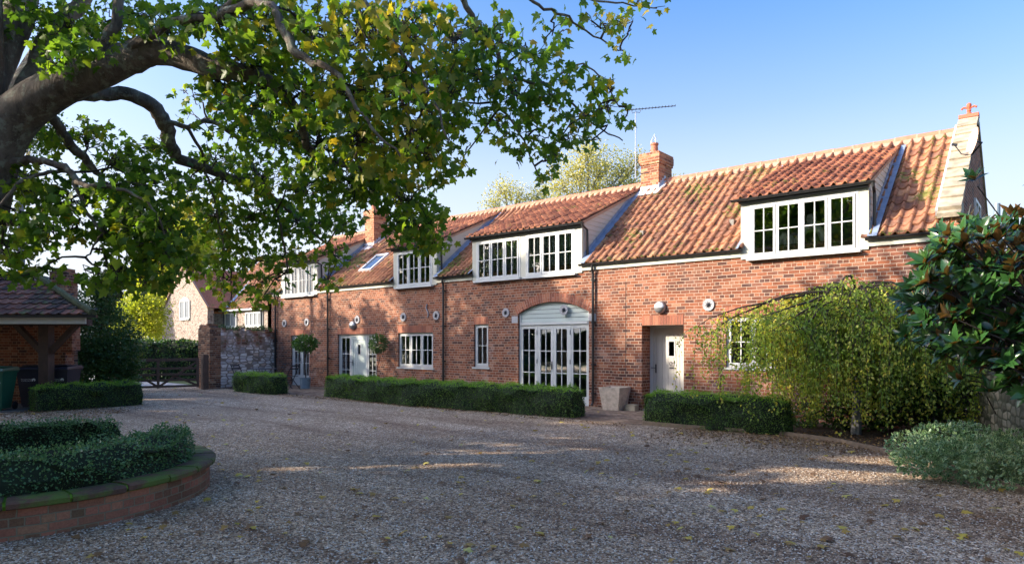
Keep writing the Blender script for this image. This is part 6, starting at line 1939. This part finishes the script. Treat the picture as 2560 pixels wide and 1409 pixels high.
for (pa, pb, ya, yb, y, n, ar) in ((452, 475, 752, 797, 4.7, 2, True), (452, 474, 856, 900, 4.7, 2, True), (565, 592, 783, 817, 6.0, 2, False), (616, 658, 781, 815, 6.0, 4, False)):
    x0, z1 = wxz(pa, ya, y); x1, _ = wxz(pb, ya, y); _, z0 = wxz((pa + pb) / 2, yb, y); cot_window(x0, x1, z0, z1, y, n, ar)

# ============================================================ fallen leaves, loose stones
n = 900
pxs = rng.uniform(-80, 2640, n * 3); pys = 960 + 449 * rng.beta(.8, 1.5, n * 3) + 6
Lp = []
for a, b in zip(pxs, pys):
    p = gz(a, b); 
    if p.y > -2.8 and p.x < -5.1 and rnd.random() < .8: continue
    if p.y > .0 or (p - BC).length < BR + .05: continue
    d_ = (p - BC).length
    Lp.append((p.x, p.y, .02 + rnd.random() * .012))
Lp = np.array(Lp[:620]); n = len(Lp)
nr = np.stack([rng.normal(0, .25, n), rng.normal(0, .25, n), np.ones(n)], 1); a = rng.uniform(0, 2 * np.pi, n)
o = scatter('fallen_leaves', MAPLE_V, MAPLE_F, Lp, frame_mats(np.stack([np.cos(a), np.sin(a), rng.normal(0, .15, n)], 1), nr), rng.uniform(.04, .10, n), M['litter']); o['kind'] = 'stuff'
# litter under the birch and along the hedges
n = 9000; pts = []
while len(pts) < n:
    u = rnd.random()
    if u < .6:
        p = (rnd.uniform(-4.2, 1.6), rnd.gauss(-2.9, .8))
        if p[1] > -1.2: continue
    elif u < .8: p = (rnd.uniform(-20.6, -5.2), rnd.gauss(-3.05, .13))
    else:
        q = K(rnd.uniform(-11.8, -9.2), rnd.gauss(15.6, .9)); p = (q.x, q.y)
    pts.append((p[0], p[1], .016 + rnd.random() * .012))
pts = np.array(pts); nr = np.stack([rng.normal(0, .5, n), rng.normal(0, .5, n), np.ones(n)], 1); a = rng.uniform(0, 2 * np.pi, n)
M['litter_brown'] = mat_leaf('brown_litter', [(0, (.07, .035, .018)), (.5, (.17, .09, .04)), (.85, (.30, .18, .07)), (1, (.42, .30, .08))], .1, .7, nzamt=.1)
o = scatter('leaf_litter', QUAD_V, QUAD_F, pts, frame_mats(np.stack([np.cos(a), np.sin(a), rng.normal(0, .3, n)], 1), nr), rng.uniform(.025, .055, n), M['litter_brown']); o['kind'] = 'stuff'
# loose stones on top of the gravel
n = 80000
Yd_ = 3.9 * np.exp(rng.uniform(0, np.log(3.2), n)); Xd = rng.uniform(-.84, .84, n) * Yd_
P = np.stack([CX + sT * Xd - cT * Yd_, CY + cT * Xd + sT * Yd_, rng.uniform(-.002, .010, n)], 1)
ok = (np.hypot(P[:, 0] - BC.x, P[:, 1] - BC.y) > BR - .03) & (P[:, 1] < -3.0) & ~((P[:, 0] > .1) & (P[:, 1] > -4.6 - (P[:, 0] - .3)))
P = P[ok]; n = len(P)
OV = np.array([(1, 0, 0), (-.9, .1, 0), (.1, 1, 0), (0, -.9, .1), (.1, 0, .8), (0, .1, -.8)]) * [1, .75, .5]
OF = [(0, 2, 4), (2, 1, 4), (1, 3, 4), (3, 0, 4), (2, 0, 5), (1, 2, 5), (3, 1, 5), (0, 3, 5)]
a = rng.uniform(0, 2 * np.pi, n)
o = scatter('loose_gravel', OV, OF, P, frame_mats(np.stack([np.cos(a), np.sin(a), rng.normal(0, .2, n)], 1), np.stack([rng.normal(0, .3, n), rng.normal(0, .3, n), np.ones(n)], 1)), rng.uniform(.006, .0145, n), M['stones']); o['kind'] = 'stuff'
print('done')
